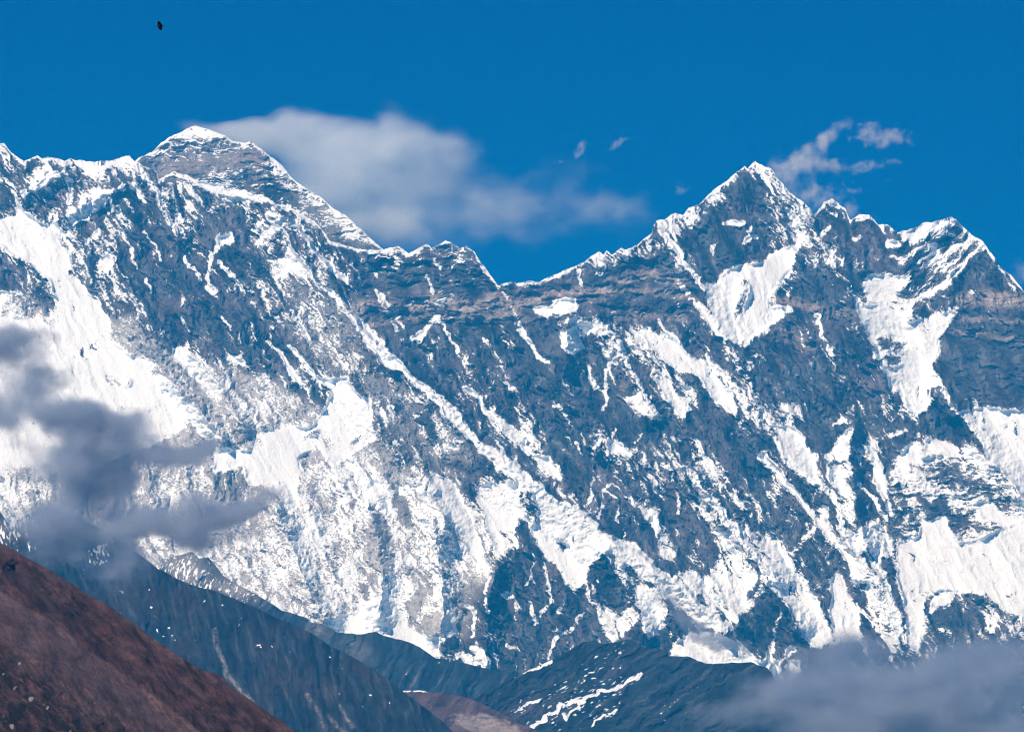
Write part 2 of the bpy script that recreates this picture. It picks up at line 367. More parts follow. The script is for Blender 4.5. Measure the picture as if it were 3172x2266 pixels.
 ('H', .07, 5, [(1100, 400), (1190, 560), (1330, 745), (1200, 740), (1100, 715), (980, 710), (970, 600), (1050, 510)]),
 ('H', .68, 8, [(800, 860), (930, 745), (980, 780), (1000, 730), (1100, 720), (1330, 770), (1400, 850), (1624, 1100), (1800, 1200), (1800, 1330), (1450, 1300), (1200, 1200), (950, 1080), (850, 1090), (800, 1160), (790, 960)]),
 ('H', .95, 4, [(800, 860), (880, 790), (930, 745), (960, 790), (990, 880), (930, 880)]), ('H', .95, 4, [(1000, 740), (1100, 725), (1200, 760), (1300, 790), (1290, 850), (1130, 840), (1010, 800)]),
 ('H', .45, 8, [(980, 880), (1140, 860), (1300, 980), (1500, 1020), (1600, 1130), (1540, 1220), (1380, 1130), (1200, 1110), (1100, 1000), (1000, 960)]),
 ('H', .95, 4, [(1310, 1130), (1400, 1120), (1530, 1220), (1600, 1250), (1480, 1270), (1380, 1230)]),
 ('H', .03, 3, [(950, 1085), (1010, 1100), (1050, 1135), (1130, 1085), (1155, 1140), (1120, 1180), (1030, 1180), (990, 1140)]),
 ('H', .97, 4, [(955, 1160), (1020, 1240), (1130, 1200), (1180, 1330), (1220, 1400), (1624, 1330), (1800, 1300), (1800, 1700), (830, 1700), (830, 1420), (970, 1340), (980, 1260)]),
 ('H', .58, 6, [(820, 1060), (970, 1090), (955, 1170), (970, 1330), (830, 1400), (800, 1200)]),
 ('H', .5, 5, [(1150, 1230), (1250, 1280), (1400, 1290), (1340, 1390), (1230, 1400)]),
 ('H', .5, 10, [(0, 500), (100, 520), (220, 490), (280, 620), (200, 650), (0, 620)]),
 ('H', .95, 4, [(30, 640), (110, 635), (190, 650), (250, 730), (275, 830), (300, 830), (340, 960), (365, 1015), (300, 1020), (230, 960), (160, 900), (90, 790)]),
 ('H', .98, 3, [(540, 618), (552, 660), (528, 760), (520, 860), (440, 870), (380, 880), (365, 820), (420, 780), (480, 690)]),
 ('H', .86, 4, [(620, 760), (660, 690), (690, 760), (720, 870), (770, 980), (770, 1080), (800, 1220), (760, 1210), (740, 1110), (680, 1000), (650, 880)]),
 ('H', .78, 6, [(390, 890), (530, 870), (555, 930), (500, 1000), (560, 1050), (565, 1200), (540, 1290), (480, 1230), (450, 1100), (400, 980)]),
 ('H', .93, 4, [(320, 1150), (390, 1140), (400, 1220), (390, 1300), (350, 1220)]),
 ('H', .08, 5, [(555, 860), (600, 900), (640, 1000), (720, 1150), (780, 1280), (690, 1230), (640, 1280), (580, 1320), (562, 1100)]),
 ('H', .25, 8, [(0, 900), (180, 1090), (320, 1270), (380, 1400), (370, 1560), (190, 1530), (160, 1450), (0, 1370), (-60, 1100)]),
 ('H', .82, 8, [(500, 1300), (620, 1280), (700, 1240), (790, 1340), (830, 1500), (830, 1640), (560, 1640)]),
 ('L', .88, 5, [(0, 380), (150, 520), (200, 620), (260, 700), (340, 830), (420, 980), (450, 1060), (330, 1090), (280, 1110), (200, 970), (120, 850), (60, 760), (-30, 680)]),
 ('L', .97, 4, [(400, 650), (480, 620), (500, 690), (540, 780), (590, 900), (610, 1060), (500, 1060), (440, 1060), (400, 830)]),
 ('L', .12, 5, [(530, 740), (580, 800), (640, 900), (700, 980), (680, 1100), (610, 1000), (590, 880)]),
 ('L', .78, 5, [(640, 500), (720, 560), (760, 680), (830, 780), (860, 870), (830, 1150), (760, 1060), (640, 850), (620, 750)]),
 ('L', .08, 4, [(710, 500), (800, 560), (830, 700), (875, 870), (840, 880), (770, 690)]),
 ('L', .98, 4, [(830, 430), (980, 390), (1100, 310), (1140, 300), (1200, 450), (1290, 680), (1250, 750), (1180, 740), (1060, 760), (1010, 800), (1020, 900), (1000, 1000), (960, 1160), (900, 1080), (880, 900), (840, 700)]),
 ('L', .97, 6, [(1200, 440), (1624, 300), (1800, 300), (1800, 950), (1624, 930), (1520, 880), (1400, 800), (1300, 700)]),
 ('L', .3, 10, [(1010, 800), (1250, 760), (1400, 830), (1560, 950), (1800, 960), (1800, 1200), (1000, 1200), (980, 1050)]),
 ('L', .07, 4, [(1050, 890), (1100, 840), (1170, 825), (1190, 750), (1220, 830), (1230, 960), (1100, 960), (1040, 960)]),
 ('L', .07, 4, [(1245, 880), (1300, 840), (1340, 850), (1390, 950), (1300, 970), (1240, 960)]),
 ('L', .96, 4, [(1050, 770), (1180, 760), (1160, 820), (1090, 840), (1050, 880), (1010, 900)]),
 ('L', .5, 5, [(1300, 770), (1360, 790), (1510, 930), (1440, 970), (1390, 930)]),
 ('L', .12, 8, [(-20, 730), (80, 780), (180, 920), (290, 1120), (200, 1180), (100, 1140), (0, 1110)]),
 ('L', .93, 3, [(-20, 1180), (70, 1150), (100, 1170), (150, 1060), (200, 1110), (130, 1170), (220, 1170), (220, 1240), (150, 1330), (50, 1310), (0, 1220)]),
 ('L', .05, 3, [(95, 1180), (130, 1170), (125, 1240), (100, 1260)]),
 # middle
 ('G', .14, 20, [(0, -60), (700, 60), (700, 560), (560, 700), (500, 760), (430, 1000), (480, 1200), (370, 1050), (300, 990), (220, 830), (130, 650), (0, 450)]),
 ('G', .93, 4, [(270, 60), (380, 20), (430, 170), (360, 205), (310, 200), (270, 130)]),
 ('G', .88, 5, [(380, -10), (560, -10), (620, 60), (640, 120), (560, 130), (520, 100), (470, 60), (430, 100)]),
 ('G', .85, 4, [(420, 240), (450, 260), (490, 340), (540, 400), (500, 435), (460, 370)]),
 ('G', .42, 6, [(640, 120), (700, 200), (720, 300), (760, 400), (850, 590), (800, 580), (700, 530), (650, 480), (740, 450), (660, 330), (600, 440), (560, 530), (560, 400), (590, 250), (480, 110), (600, 60)]),
 ('G', .5, 8, [(700, 70), (800, 100), (900, 200), (980, 300), (1100, 340), (1150, 450), (1080, 480), (880, 350), (760, 220)]),
 ('G', .9, 4, [(780, 20), (850, 40), (920, 60), (1010, 120), (1110, 200), (1200, 250), (1260, 340), (1370, 470), (1400, 540), (1370, 580), (1250, 500), (1150, 350), (1060, 320), (980, 290), (900, 200), (800, 100)]),
 ('G', .84, 4, [(870, 330), (930, 340), (1010, 430), (1080, 480), (1100, 560), (1040, 600), (980, 560), (900, 420)]),
 ('G', .95, 3, [(660, 460), (740, 460), (830, 500), (900, 560), (910, 615), (850, 610), (760, 560), (690, 510)]),
 ('G', .88, 5, [(1300, -20), (1640, -20), (1540, 60), (1450, 140), (1380, 130), (1320, 80)]),
 ('G', .58, 8, [(1390, 100), (1460, 110), (1400, 220), (1420, 330), (1560, 520), (1624, 640), (1624, 760), (1500, 640), (1400, 540), (1390, 300)]),
 ('G', .72, 5, [(1210, 240), (1310, 300), (1390, 330), (1400, 480), (1330, 420), (1260, 330)]),
 ('G', .05, 8, [(560, 570), (800, 600), (910, 620), (1060, 610), (1200, 500), (1370, 590), (1380, 680), (1530, 780), (1510, 900), (1350, 1070), (1310, 900), (1220, 740), (1060, 680), (800, 720), (600, 690)]),
 ('G', .42, 14, [(450, 720), (550, 640), (640, 830), (760, 770), (1060, 700), (1250, 880), (1310, 1100), (1250, 1200), (1000, 1150), (1000, 980), (850, 980), (770, 900), (560, 850)]),
 ('G', .98, 3, [(555, 730), (620, 730), (690, 770), (730, 800), (720, 850), (650, 820), (590, 825)]),
 ('G', .06, 5, [(930, 1080), (990, 1030), (1020, 1200), (1000, 1240), (940, 1230)]),
 ('G', .2, 10, [(480, 1000), (700, 1080), (860, 1300), (1000, 1150), (1200, 1300), (1250, 1440), (1200, 1610), (960, 1600), (800, 1460), (560, 1310), (480, 1200)]),
 ('G', .55, 6, [(0, 480), (60, 540), (120, 640), (180, 740), (210, 830), (140, 800), (60, 680), (0, 600)]),
 ('G', .97, 3, [(-20, 725), (60, 780), (130, 830), (210, 830), (250, 890), (290, 990), (220, 980), (140, 890), (50, 800)]),
 ('G', .45, 4, [(-20, 800), (100, 880), (220, 990), (360, 1100), (360, 1130), (260, 1080), (100, 960), (-20, 880)]),
 ('G', .985, 4, [(0, 910), (100, 970), (200, 1060), (350, 1150), (430, 1180), (510, 1260), (570, 1330), (650, 1390), (800, 1480), (880, 1560), (990, 1624), (600, 1624), (560, 1440), (430, 1560), (420, 1640), (310, 1640), (200, 1500), (130, 1400), (50, 1250), (0, 1200)]),
 ('G', .5, 6, [(-20, 1040), (100, 1060), (130, 1180), (100, 1300), (40, 1180)]), ('G', .5, 6, [(230, 1310), (290, 1330), (320, 1420), (270, 1430)]),
 ('G', .75, 5, [(700, 1090), (760, 1100), (830, 1180), (880, 1180), (940, 1300), (1030, 1450), (990, 1500), (920, 1500), (900, 1400), (860, 1300), (780, 1200)]),
 ('G', .78, 6, [(1160, 1180), (1240, 1200), (1330, 1310), (1400, 1400), (1480, 1560), (1400, 1640), (1210, 1640), (1260, 1430), (1230, 1300)]),
 ('G', .3, 10, [(1300, 1060), (1350, 1060), (1530, 900), (1640, 1000), (1640, 1300), (1430, 1260)]),
 ('G', .88, 4, [(1340, 1070), (1440, 1120), (1450, 1170), (1380, 1130)]), ('G', .8, 6, [(1430, 1260), (1530, 1330), (1590, 1320), (1600, 1640), (1540, 1500)]),
 # left of the long ridge
 ('F', .25, 14, [(0, 320), (0, -60), (90, 60), (230, 100), (330, 200), (440, 330), (430, 480), (400, 540), (300, 470), (140, 370)]),
 ('F', .40, 14, [(330, 0), (600, 0), (700, 140), (600, 280), (520, 330), (440, 310), (330, 150)]),
 ('F', .52, 10, [(0, 320), (140, 380), (300, 480), (410, 540), (330, 640), (200, 670), (40, 680), (-40, 640)]),
 ('F', .66, 20, [(250, 830), (480, 900), (700, 780), (800, 900), (880, 1000), (1050, 930), (1200, 1000), (1300, 1100), (1450, 1300), (1500, 1640), (0, 1640), (0, 1300), (200, 1200)]),
 ('F', .38, 10, [(600, 280), (720, 300), (880, 330), (960, 400), (1100, 560), (1280, 700), (1400, 830), (1500, 940), (1300, 960), (1060, 930), (900, 760), (730, 560), (640, 440)]),
 ('F', .98, 4, [(600, -20), (650, 20), (720, 110), (830, 180), (930, 280), (1000, 350), (1130, 440), (1240, 540), (1280, 600), (1380, 700), (1490, 790), (1640, 880), (1640, 1000), (1500, 910), (1380, 800), (1280, 700), (1180, 580), (1080, 480), (970, 380), (880, 310), (790, 250), (700, 140)]),
 ('F', .97, 4, [(450, 350), (560, 335), (600, 400), (640, 470), (710, 460), (730, 560), (700, 640), (760, 740), (640, 800), (480, 900), (380, 810), (280, 820), (200, 860), (180, 760), (330, 640), (400, 560), (440, 480)]),
 ('F', .97, 4, [(-40, 690), (0, 670), (220, 650), (330, 660), (200, 790), (260, 900), (250, 1050), (260, 1150), (200, 1200), (130, 1080), (0, 1020), (-40, 1000)]),
 ('F', .5, 4, [(280, 720), (380, 650), (390, 680), (300, 740)]), ('F', .15, 3, [(590, 750), (640, 700), (650, 710), (600, 760)]),
 ('F', .05, 4, [(1160, 880), (1250, 855), (1300, 900), (1430, 850), (1500, 940), (1380, 970), (1240, 930)]),
 ('F', .08, 6, [(990, 590), (1050, 560), (1100, 680), (1170, 760), (1060, 720)]), ('F', .08, 6, [(850, 470), (900, 480), (900, 600), (870, 620)]),
 ('F', .15, 5, [(920, 490), (1030, 500), (1000, 580), (950, 640), (890, 640)]),
 ('F', .12, 5, [(1000, 870), (1150, 820), (1290, 800), (1290, 850), (1220, 890), (1100, 930), (1040, 900)]),
 ('F', .10, 4, [(850, 1080), (920, 1080), (970, 1230), (960, 1290), (900, 1270)]), ('F', .12, 4, [(540, 1140), (620, 1110), (600, 1170)]),
 ('F', .38, 10, [(720, 1200), (800, 1220), (860, 1400), (860, 1600), (760, 1560), (700, 1400)]),
 ('F', .97, 4, [(1060, 930), (1180, 960), (1270, 1050), (1350, 1250), (1400, 1400), (1430, 1560), (1330, 1440), (1250, 1300), (1180, 1150)]),
 ('F', .97, 4, [(540, 970), (600, 990), (630, 1090), (560, 1060)]), ('F', .97, 4, [(700, 980), (770, 1010), (790, 1090), (740, 1080)]), ('F', .97, 4, [(990, 1000), (1070, 1060), (1090, 1150), (1040, 1110)]),
 ('F', .98, 3, [(190, 1390), (280, 1290), (350, 1480), (370, 1540), (310, 1560), (230, 1500)]),
 ('F', .9, 8, [(1350, 1000), (1640, 1000), (1640, 1400), (1500, 1480), (1430, 1300)]),
 ('E', .97, 6, [(-100, -40), (690, -40), (720, 110), (780, 170), (950, 230), (1100, 400), (1190, 580), (1170, 660), (1040, 740), (600, 900), (-100, 1000)]),
 ('E', .34, 5, [(690, -20), (860, -20), (890, 80), (960, 170), (1060, 230), (1130, 300), (1200, 350), (1340, 500), (1360, 580), (1300, 570), (1180, 460), (1090, 350), (1000, 250), (900, 200), (770, 150), (720, 110)]),
 ('E', .04, 4, [(870, 10), (1000, 80), (1070, 160), (1075, 230), (960, 130)]),
 ('E', .98, 4, [(1080, 160), (1160, 150), (1210, 200), (1340, 280), (1370, 370), (1390, 490), (1350, 480), (1250, 370), (1160, 290), (1090, 250)]),
 ('E', .34, 6, [(1340, 280), (1440, 290), (1640, 330), (1640, 620), (1540, 540), (1480, 420), (1370, 310)]),
 ('E', .97, 4, [(1370, 330), (1430, 340), (1470, 420), (1550, 520), (1540, 540), (1430, 400), (1400, 420)]),
 ('E', .9, 4, [(1420, 180), (1520, 220), (1600, 300), (1560, 290), (1440, 230)]),
 ('E', .4, 5, [(1380, 440), (1450, 430), (1530, 530), (1580, 640), (1640, 700), (1530, 690), (1420, 560)]),
 ('E', .93, 5, [(1200, 480), (1300, 590), (1370, 680), (1400, 740), (1340, 730), (1200, 660), (1180, 570)]),
 ('E', .42, 5, [(1300, 600), (1420, 660), (1500, 740), (1440, 790), (1360, 740)]),
 ('E', .6, 5, [(650, 320), (740, 340), (850, 370), (820, 400), (680, 390)]), ('E', .5, 5, [(930, 310), (980, 280), (1030, 330), (980, 340)]), ('E', .55, 5, [(990, 420), (1040, 400), (1085, 430), (1020, 440)]),
 ('E', .5, 8, [(1010, 950), (1200, 900), (1330, 880), (1440, 940), (1530, 890), (1570, 1000), (1520, 1130), (1300, 1130), (1050, 1200), (940, 1180), (1000, 1040)]),
 ('E', .3, 5, [(1320, 940), (1450, 940), (1540, 920), (1575, 1030), (1500, 1110), (1330, 1100)]),
 ('E', .95, 4, [(1350, 780), (1450, 800), (1640, 780), (1640, 1040), (1575, 1010), (1530, 890), (1440, 940), (1340, 930)]),
 ('E', .6, 14, [(-100, 950), (250, 900), (330, 1100), (300, 1250), (-100, 1300)]), ('E', .62, 14, [(900, 1250), (1640, 1200), (1640, 1700), (900, 1700)]),
 ('J', .62, 20, [(-100, 500), (1150, 400), (1450, 600), (1250, 1000), (1100, 1250), (-100, 1000)]),
 ('J', .95, 5, [(650, 870), (740, 830), (780, 790), (860, 780), (880, 880), (940, 920), (960, 970), (1040, 1000), (1160, 1030), (1130, 1180), (1000, 1120), (860, 1040), (740, 1020), (500, 1020), (440, 920), (560, 880)]),
 ('J', .03, 6, [(920, 800), (1000, 740), (1060, 690), (1080, 760), (1020, 860), (950, 960)]), ('J', .15, 6, [(1000, 960), (1120, 870), (1180, 900), (1150, 980), (1050, 1030)]),
 ('J', .1, 4, [(330, 740), (400, 740), (390, 830), (340, 830)]), ('J', .08, 4, [(630, 680), (690, 690), (700, 810), (670, 800)]), ('J', .3, 8, [(680, 330), (850, 380), (860, 600), (760, 640), (690, 560)]),
 ('J', .13, 12, [(1150, 1090), (1250, 1030), (1260, 900), (1200, 760), (1300, 700), (1460, 650), (1500, 560), (1640, 580), (1640, 1300), (1300, 1250)]),
 ('J', .97, 3, [(1140, 900), (1210, 840), (1250, 900), (1260, 1010), (1170, 1040)]),
 ('J', .95, 3, [(1230, 1140), (1300, 1110), (1360, 1160), (1370, 1220), (1300, 1190)]), ('J', .92, 3, [(1330, 1100), (1380, 1060), (1440, 1190), (1460, 1240), (1400, 1240)]), ('J', .92, 3, [(1520, 790), (1560, 730), (1640, 760), (1640, 800), (1560, 800)]),
 # foot of the wall, middle
 ('K', .13, 10, [(-20, 500), (200, 540), (300, 690), (400, 740), (480, 850), (560, 1000), (400, 1080), (0, 1330)]),
 ('K', .98, 3, [(220, 560), (430, 620), (420, 680), (380, 740), (300, 690)]),
 ('K', .08, 4, [(430, 630), (550, 500), (620, 580), (700, 740), (710, 840), (640, 870), (560, 760), (480, 780), (440, 680)]),
 ('K', .9, 3, [(490, 690), (550, 640), (550, 670), (510, 690)]), ('K', .9, 3, [(460, 660), (520, 740), (510, 780), (460, 700)]),
 ('K', .97, 4, [(560, 380), (650, 400), (800, 500), (880, 590), (1000, 660), (1100, 760), (1200, 880), (1340, 930), (1390, 1010), (1300, 990), (1150, 970), (1050, 900), (900, 750), (800, 600), (700, 560), (620, 500)]),
 ('K', .1, 4, [(690, 560), (760, 620), (775, 690), (700, 650), (670, 590)]), ('K', .3, 4, [(560, 500), (620, 520), (760, 800), (820, 940), (790, 940), (700, 760)]),
 ('K', .88, 5, [(470, 780), (600, 850), (640, 880), (720, 840), (800, 900), (760, 930), (650, 1060), (600, 1070), (550, 980)]),
 ('K', .85, 5, [(780, 700), (880, 740), (950, 880), (900, 980), (820, 1060), (780, 930), (740, 790)]),
 ('K', .08, 5, [(650, 1050), (770, 930), (830, 1060), (900, 990), (960, 930), (1050, 980), (1000, 1040), (960, 1110), (700, 1080)]),
 ('K', .98, 3, [(955, 1130), (1000, 1040), (1100, 1000), (1250, 1000), (1400, 1060), (1500, 1160), (1600, 1200), (1640, 1300), (1500, 1240), (1350, 1230), (1100, 1190)]),
 ('K', .88, 6, [(1080, 580), (1200, 680), (1300, 850), (1390, 940), (1200, 880), (1100, 760), (1000, 660)]),
 ('K', .84, 6, [(1220, 600), (1280, 540), (1400, 480), (1500, 640), (1570, 720), (1480, 830), (1400, 920), (1300, 850), (1260, 700)]), ('K', .07, 4, [(1440, 760), (1530, 660), (1520, 710), (1450, 800)]),
 ('K', .10, 6, [(1390, 930), (1580, 730), (1640, 790), (1640, 1170), (1500, 1130), (1400, 1000)]), ('K', .92, 3, [(1555, 1165), (1600, 1050), (1640, 1020), (1600, 1130), (1640, 1230)]),
 ('K', .92, 3, [(-10, 780), (40, 850), (-10, 860)]), ('K', .92, 3, [(250, 880), (270, 820), (305, 795), (300, 850), (270, 890)]), ('K', .7, 4, [(200, 985), (240, 970), (300, 1000), (270, 1010)]),
]
# snow in gullies and along ribs: (sheet, share, half width px, half width at the lower end, line)
LIN = [
 ('A', .85, 14, 14, [(150, 620), (240, 560), (330, 500), (400, 470), (440, 540), (440, 660)]), ('A', .85, 14, 10, [(600, 625), (700, 590), (800, 555), (870, 590), (900, 650)]),
 ('A', .9, 12, 10, [(860, 430), (920, 510), (975, 590), (1020, 690), (1060, 770), (1110, 860)]), ('A', .7, 9, 7, [(1160, 540), (1250, 640), (1330, 720)]),
 ('A', .8, 8, 6, [(1160, 1015), (1210, 1080), (1260, 1150)]), ('A', .75, 7, 6, [(770, 870), (830, 980), (870, 1060)]), ('A', .7, 7, 6, [(910, 850), (960, 930), (1020, 1020)]),
 ('A', .8, 8, 7, [(1390, 1030), (1450, 1110), (1520, 1210)]), ('A', .7, 6, 6, [(910, 1150), (950, 1220)]), ('A', .75, 7, 6, [(1390, 1380), (1440, 1450)]), ('A', .7, 6, 6, [(1120, 1370), (1160, 1430)]),
 ('A', .6, 8, 8, [(700, 1080), (770, 1190), (850, 1310)]), ('A', .6, 7, 6, [(780, 640), (830, 720)]), ('A', .6, 6, 6, [(1130, 820), (1170, 880)]), ('A', .65, 7, 6, [(1160, 640), (1210, 740)]),
 ('A', .8, 9, 8, [(0, 520), (40, 510), (90, 600), (140, 680)]), ('A', .75, 10, 8, [(1340, 1000), (1310, 1130), (1330, 1220)]),
 ('B', .93, 9, 11, [(220, 780), (330, 930), (430, 1060), (560, 1160)]), ('B', .96, 9, 26, [(390, 1185), (460, 1240), (530, 1295), (560, 1340), (640, 1440), (720, 1530), (800, 1620)]),
 ('B', .85, 8, 8, [(130, 690), (210, 700), (280, 760), (350, 790)]), ('B', .85, 7, 6, [(735, 1205), (790, 1310), (880, 1465)]), ('B', .8, 7, 5, [(770, 1225), (830, 1330), (920, 1450)]),
 ('B', .85, 7, 6, [(1055, 1130), (1100, 1245)]), ('B', .75, 6, 5, [(1120, 1380), (1180, 1480), (1250, 1610)]), ('B', .8, 8, 7, [(1545, 1240), (1590, 1320), (1640, 1400)]),
 ('B', .75, 6, 6, [(850, 1360), (930, 1320), (990, 1285)]), ('B', .8, 7, 7, [(1380, 1010), (1430, 1080), (1475, 1140)]), ('B', .7, 6, 5, [(1100, 1000), (1140, 1080)]), ('B', .75, 7, 6, [(600, 1060), (640, 1130)]), ('B', .7, 6, 6, [(690, 1060), (740, 1140)]),
 ('B', .75, 8, 8, [(210, 1360), (270, 1440), (330, 1540)]), ('B', .7, 6, 5, [(1410, 1530), (1500, 1640)]),
 ('C', .92, 10, 12, [(890, 850), (990, 920), (1060, 1050), (1120, 1120), (1165, 1190)]), ('C', .92, 9, 10, [(1035, 1165), (1090, 1270), (1140, 1325), (1200, 1390), (1250, 1445)]),
 ('C', .9, 10, 12, [(1150, 1310), (1220, 1380), (1310, 1510)]), ('C', .85, 8, 8, [(885, 1405), (970, 1490), (1050, 1570)]), ('C', .85, 9, 8, [(0, 1400), (60, 1520), (140, 1640)]),
 ('C', .85, 8, 7, [(380, 1100), (400, 1160), (420, 1200)]), ('C', .9, 7, 7, [(1460, 860), (1490, 825)]), ('C', .85, 7, 6, [(1430, 920), (1470, 885), (1510, 885)]), ('C', .85, 8, 8, [(505, 1110), (545, 1110)]), ('C', .75, 7, 6, [(1230, 960), (1260, 930), (1240, 980)]),
 ('C', .85, 10, 12, [(1500, 410), (1560, 520), (1600, 580)]),
 ('D', .75, 9, 8, [(850, 1040), (950, 960), (1080, 930)]), ('D', .75, 9, 8, [(960, 1040), (1060, 970), (1150, 920), (1240, 880)]), ('D', .85, 9, 9, [(1010, 1080), (1110, 1010), (1230, 930)]), ('D', .7, 8, 7, [(1130, 1080), (1210, 1010), (1300, 950)]),
 ('D', .7, 10, 10, [(330, 1360), (350, 1500), (430, 1640)]), ('D', .85, 9, 9, [(360, 860), (390, 830)]), ('D', .6, 8, 7, [(480, 1060), (490, 1020)]), ('D', .8, 8, 8, [(1285, 1235), (1310, 1220)]),
 ('G', .85, 10, 8, [(-10, -40), (60, 80), (110, 160), (180, 250)]), ('G', .92, 8, 6, [(600, 90), (580, 230), (570, 380), (555, 540)]), ('G', .92, 9, 7, [(640, 130), (690, 240), (740, 340), (830, 490), (870, 570)]), ('G', .85, 7, 7, [(1190, 205), (1240, 290), (1330, 370)]),
 ('G', .7, 5, 5, [(300, 360), (350, 460)]), ('G', .7, 6, 5, [(220, 520), (270, 515), (320, 590), (350, 650)]), ('G', .75, 6, 5, [(370, 760), (420, 830)]), ('G', .7, 5, 4, [(440, 770), (410, 700)]), ('G', .7, 5, 5, [(520, 1240), (545, 1060), (600, 1010)]),
 ('G', .7, 6, 6, [(430, 1150), (490, 990), (470, 860)]), ('G', .75, 6, 6, [(480, 780), (540, 735)]), ('G', .7, 5, 5, [(560, 1060), (640, 1120), (640, 1250)]), ('G', .8, 6, 5, [(740, 760), (790, 700)]), ('G', .75, 6, 6, [(740, 1380), (760, 1480)]),
 ('G', .95, 12, 22, [(1060, 900), (1110, 960), (1170, 1060), (1280, 1180), (1370, 1290), (1460, 1400), (1560, 1530), (1640, 1620)]), ('G', .85, 8, 8, [(1120, 730), (1180, 840), (1230, 890)]), ('G', .75, 8, 8, [(990, 980), (1020, 1120), (1030, 1200)]), ('G', .8, 6, 6, [(590, 720), (630, 660)]),
 ('H', .93, 16, 16, [(-20, 830), (100, 970), (200, 1090), (330, 1240), (400, 1345), (520, 1475), (560, 1560)]), ('H', .78, 11, 12, [(0, 650), (120, 850), (330, 1010), (430, 1100), (500, 1330)]), ('H', .85, 8, 8, [(585, 1010), (650, 1080), (700, 1140), (775, 1240)]),
 ('H', .42, 24, 24, [(430, 170), (440, 300), (500, 450), (530, 600)]), ('H', .4, 14, 14, [(330, 0), (350, 120), (430, 300)]), ('H', .6, 9, 8, [(170, 1440), (230, 1370), (310, 1290)]), ('H', .8, 7, 6, [(430, 640), (490, 600)]), ('H', .85, 8, 8, [(1105, 400), (1180, 530)]),
 ('L', .85, 9, 10, [(560, 820), (660, 920), (760, 1040), (800, 1120)]), ('L', .7, 6, 6, [(0, 1140), (40, 1050), (70, 960), (100, 880)]),
 ('F', .97, 9, 12, [(130, 165), (170, 240), (200, 300), (270, 385)]), ('F', .97, 9, 12, [(205, 145), (280, 240), (350, 330), (440, 385)]), ('F', .9, 8, 7, [(70, 120), (140, 165)]), ('F', .8, 6, 6, [(270, 0), (330, 110)]),
 ('F', .9, 9, 7, [(-10, 510), (-30, 600), (20, 680)]), ('F', .95, 10, 10, [(1310, 400), (1390, 470), (1480, 620)]), ('F', .97, 12, 24, [(1450, 560), (1540, 650), (1640, 730)]), ('F', .75, 6, 6, [(1150, 0), (1210, 110), (1250, 180)]),
 ('F', .85, 9, 8, [(900, 100), (980, 90), (1090, 0)]), ('F', .8, 7, 6, [(1560, 380), (1620, 440)]), ('F', .7, 6, 6, [(1430, 110), (1500, 210)]), ('F', .75, 7, 7, [(1260, 430), (1300, 480)]),
 ('J', .9, 8, 7, [(1300, 820), (1360, 880), (1350, 1030)]), ('J', .85, 6, 6, [(1440, 660), (1430, 760), (1450, 880)]), ('J', .7, 6, 6, [(1480, 1100), (1510, 1200)]), ('J', .8, 7, 7, [(1560, 1080), (1620, 1110)]),
 ('K', .85, 8, 6, [(120, 940), (160, 870), (215, 780)]), ('K', .8, 6, 5, [(85, 810), (125, 920)]), ('K', .8, 6, 5, [(300, 1010), (360, 950), (420, 880)]), ('K', .85, 8, 6, [(300, 1000), (240, 1060), (190, 1150)]), ('K', .75, 5, 5, [(180, 560), (190, 680), (230, 800)]), ('K', .75, 5, 5, [(110, 520), (90, 640), (70, 700)]), ('K', .8, 7, 6, [(430, 680), (480, 830)]),
]
# pale granite, taken out where blue shadow is painted in (sheet, amount, softness, outline)
TONE = [
 ('A', .35, 14, [(860, 400), (1010, 295), (1230, 182), (1470, 280), (1624, 300), (1624, 450), (1350, 480), (1000, 520)]),
 ('B', .4, 14, [(40, 350), (200, 500), (390, 630), (780, 950), (690, 965), (450, 880), (280, 760), (230, 640), (130, 500)]),
 ('A', .9, 14, [(20, 1270), (130, 1230), (250, 1330), (330, 1330), (330, 1500), (0, 1500)]),
 ('B', .5, 30, [(250, 1130), (430, 1200), (560, 1300), (640, 1440), (700, 1530), (620, 1700), (330, 1700), (280, 1500), (200, 1350)]),
 ('E', 1, 6, [(600, -40), (860, -40), (900, 60), (1060, 160), (1250, 220), (1440, 290), (1640, 330), (1640, 1700), (-100, 1700), (-100, 800), (600, 600)]),
 ('F', 1, 10, [(0, 320), (140, 380), (300, 480), (410, 540), (330, 640), (600, 700), (800, 760), (900, 900), (1050, 950), (1250, 1000), (1450, 1300), (1470, 1640), (-40, 1640)]),
 ('F', .45, 14, [(600, 280), (720, 300), (880, 330), (960, 400), (1100, 560), (1280, 700), (1400, 830), (1300, 960), (1060, 960), (900, 800), (730, 560), (640, 440)]),
 ('F', 0, 5, [(1160, 880), (1250, 855), (1300, 900), (1430, 850), (1500, 940), (1380, 970), (1240, 930)]), ('F', 0, 6, [(990, 590), (1050, 560), (1100, 680), (1170, 760), (1060, 720)]), ('F', 0, 6, [(850, 470), (900, 480), (900, 600), (870, 620)]),  # blue shadow on these rocks, painted in as dark rock tone
 ('F', .55, 10, [(840, 1070), (930, 1070), (990, 1260), (960, 1310), (890, 1280)]), ('F', .4, 14, [(720, 1200), (800, 1220), (860, 1400), (860, 1600), (760, 1560), (700, 1400)]), ('F', .3, 14, [(450, 1040), (560, 1020), (640, 1140), (560, 1200)]),
 ('E', .45, 6, [(1310, 930), (1560, 910), (1580, 1040), (1500, 1120), (1320, 1110)]),
 ('J', .95, 20, [(-100, 400), (1150, 300), (1400, 560), (1250, 1000), (1150, 1100), (-100, 1000)]),
 ('J', .1, 8, [(630, 670), (700, 690), (710, 810), (670, 810)]), ('J', .45, 20, [(1080, 500), (1200, 480), (1300, 700), (1180, 860), (1090, 700)]),
]
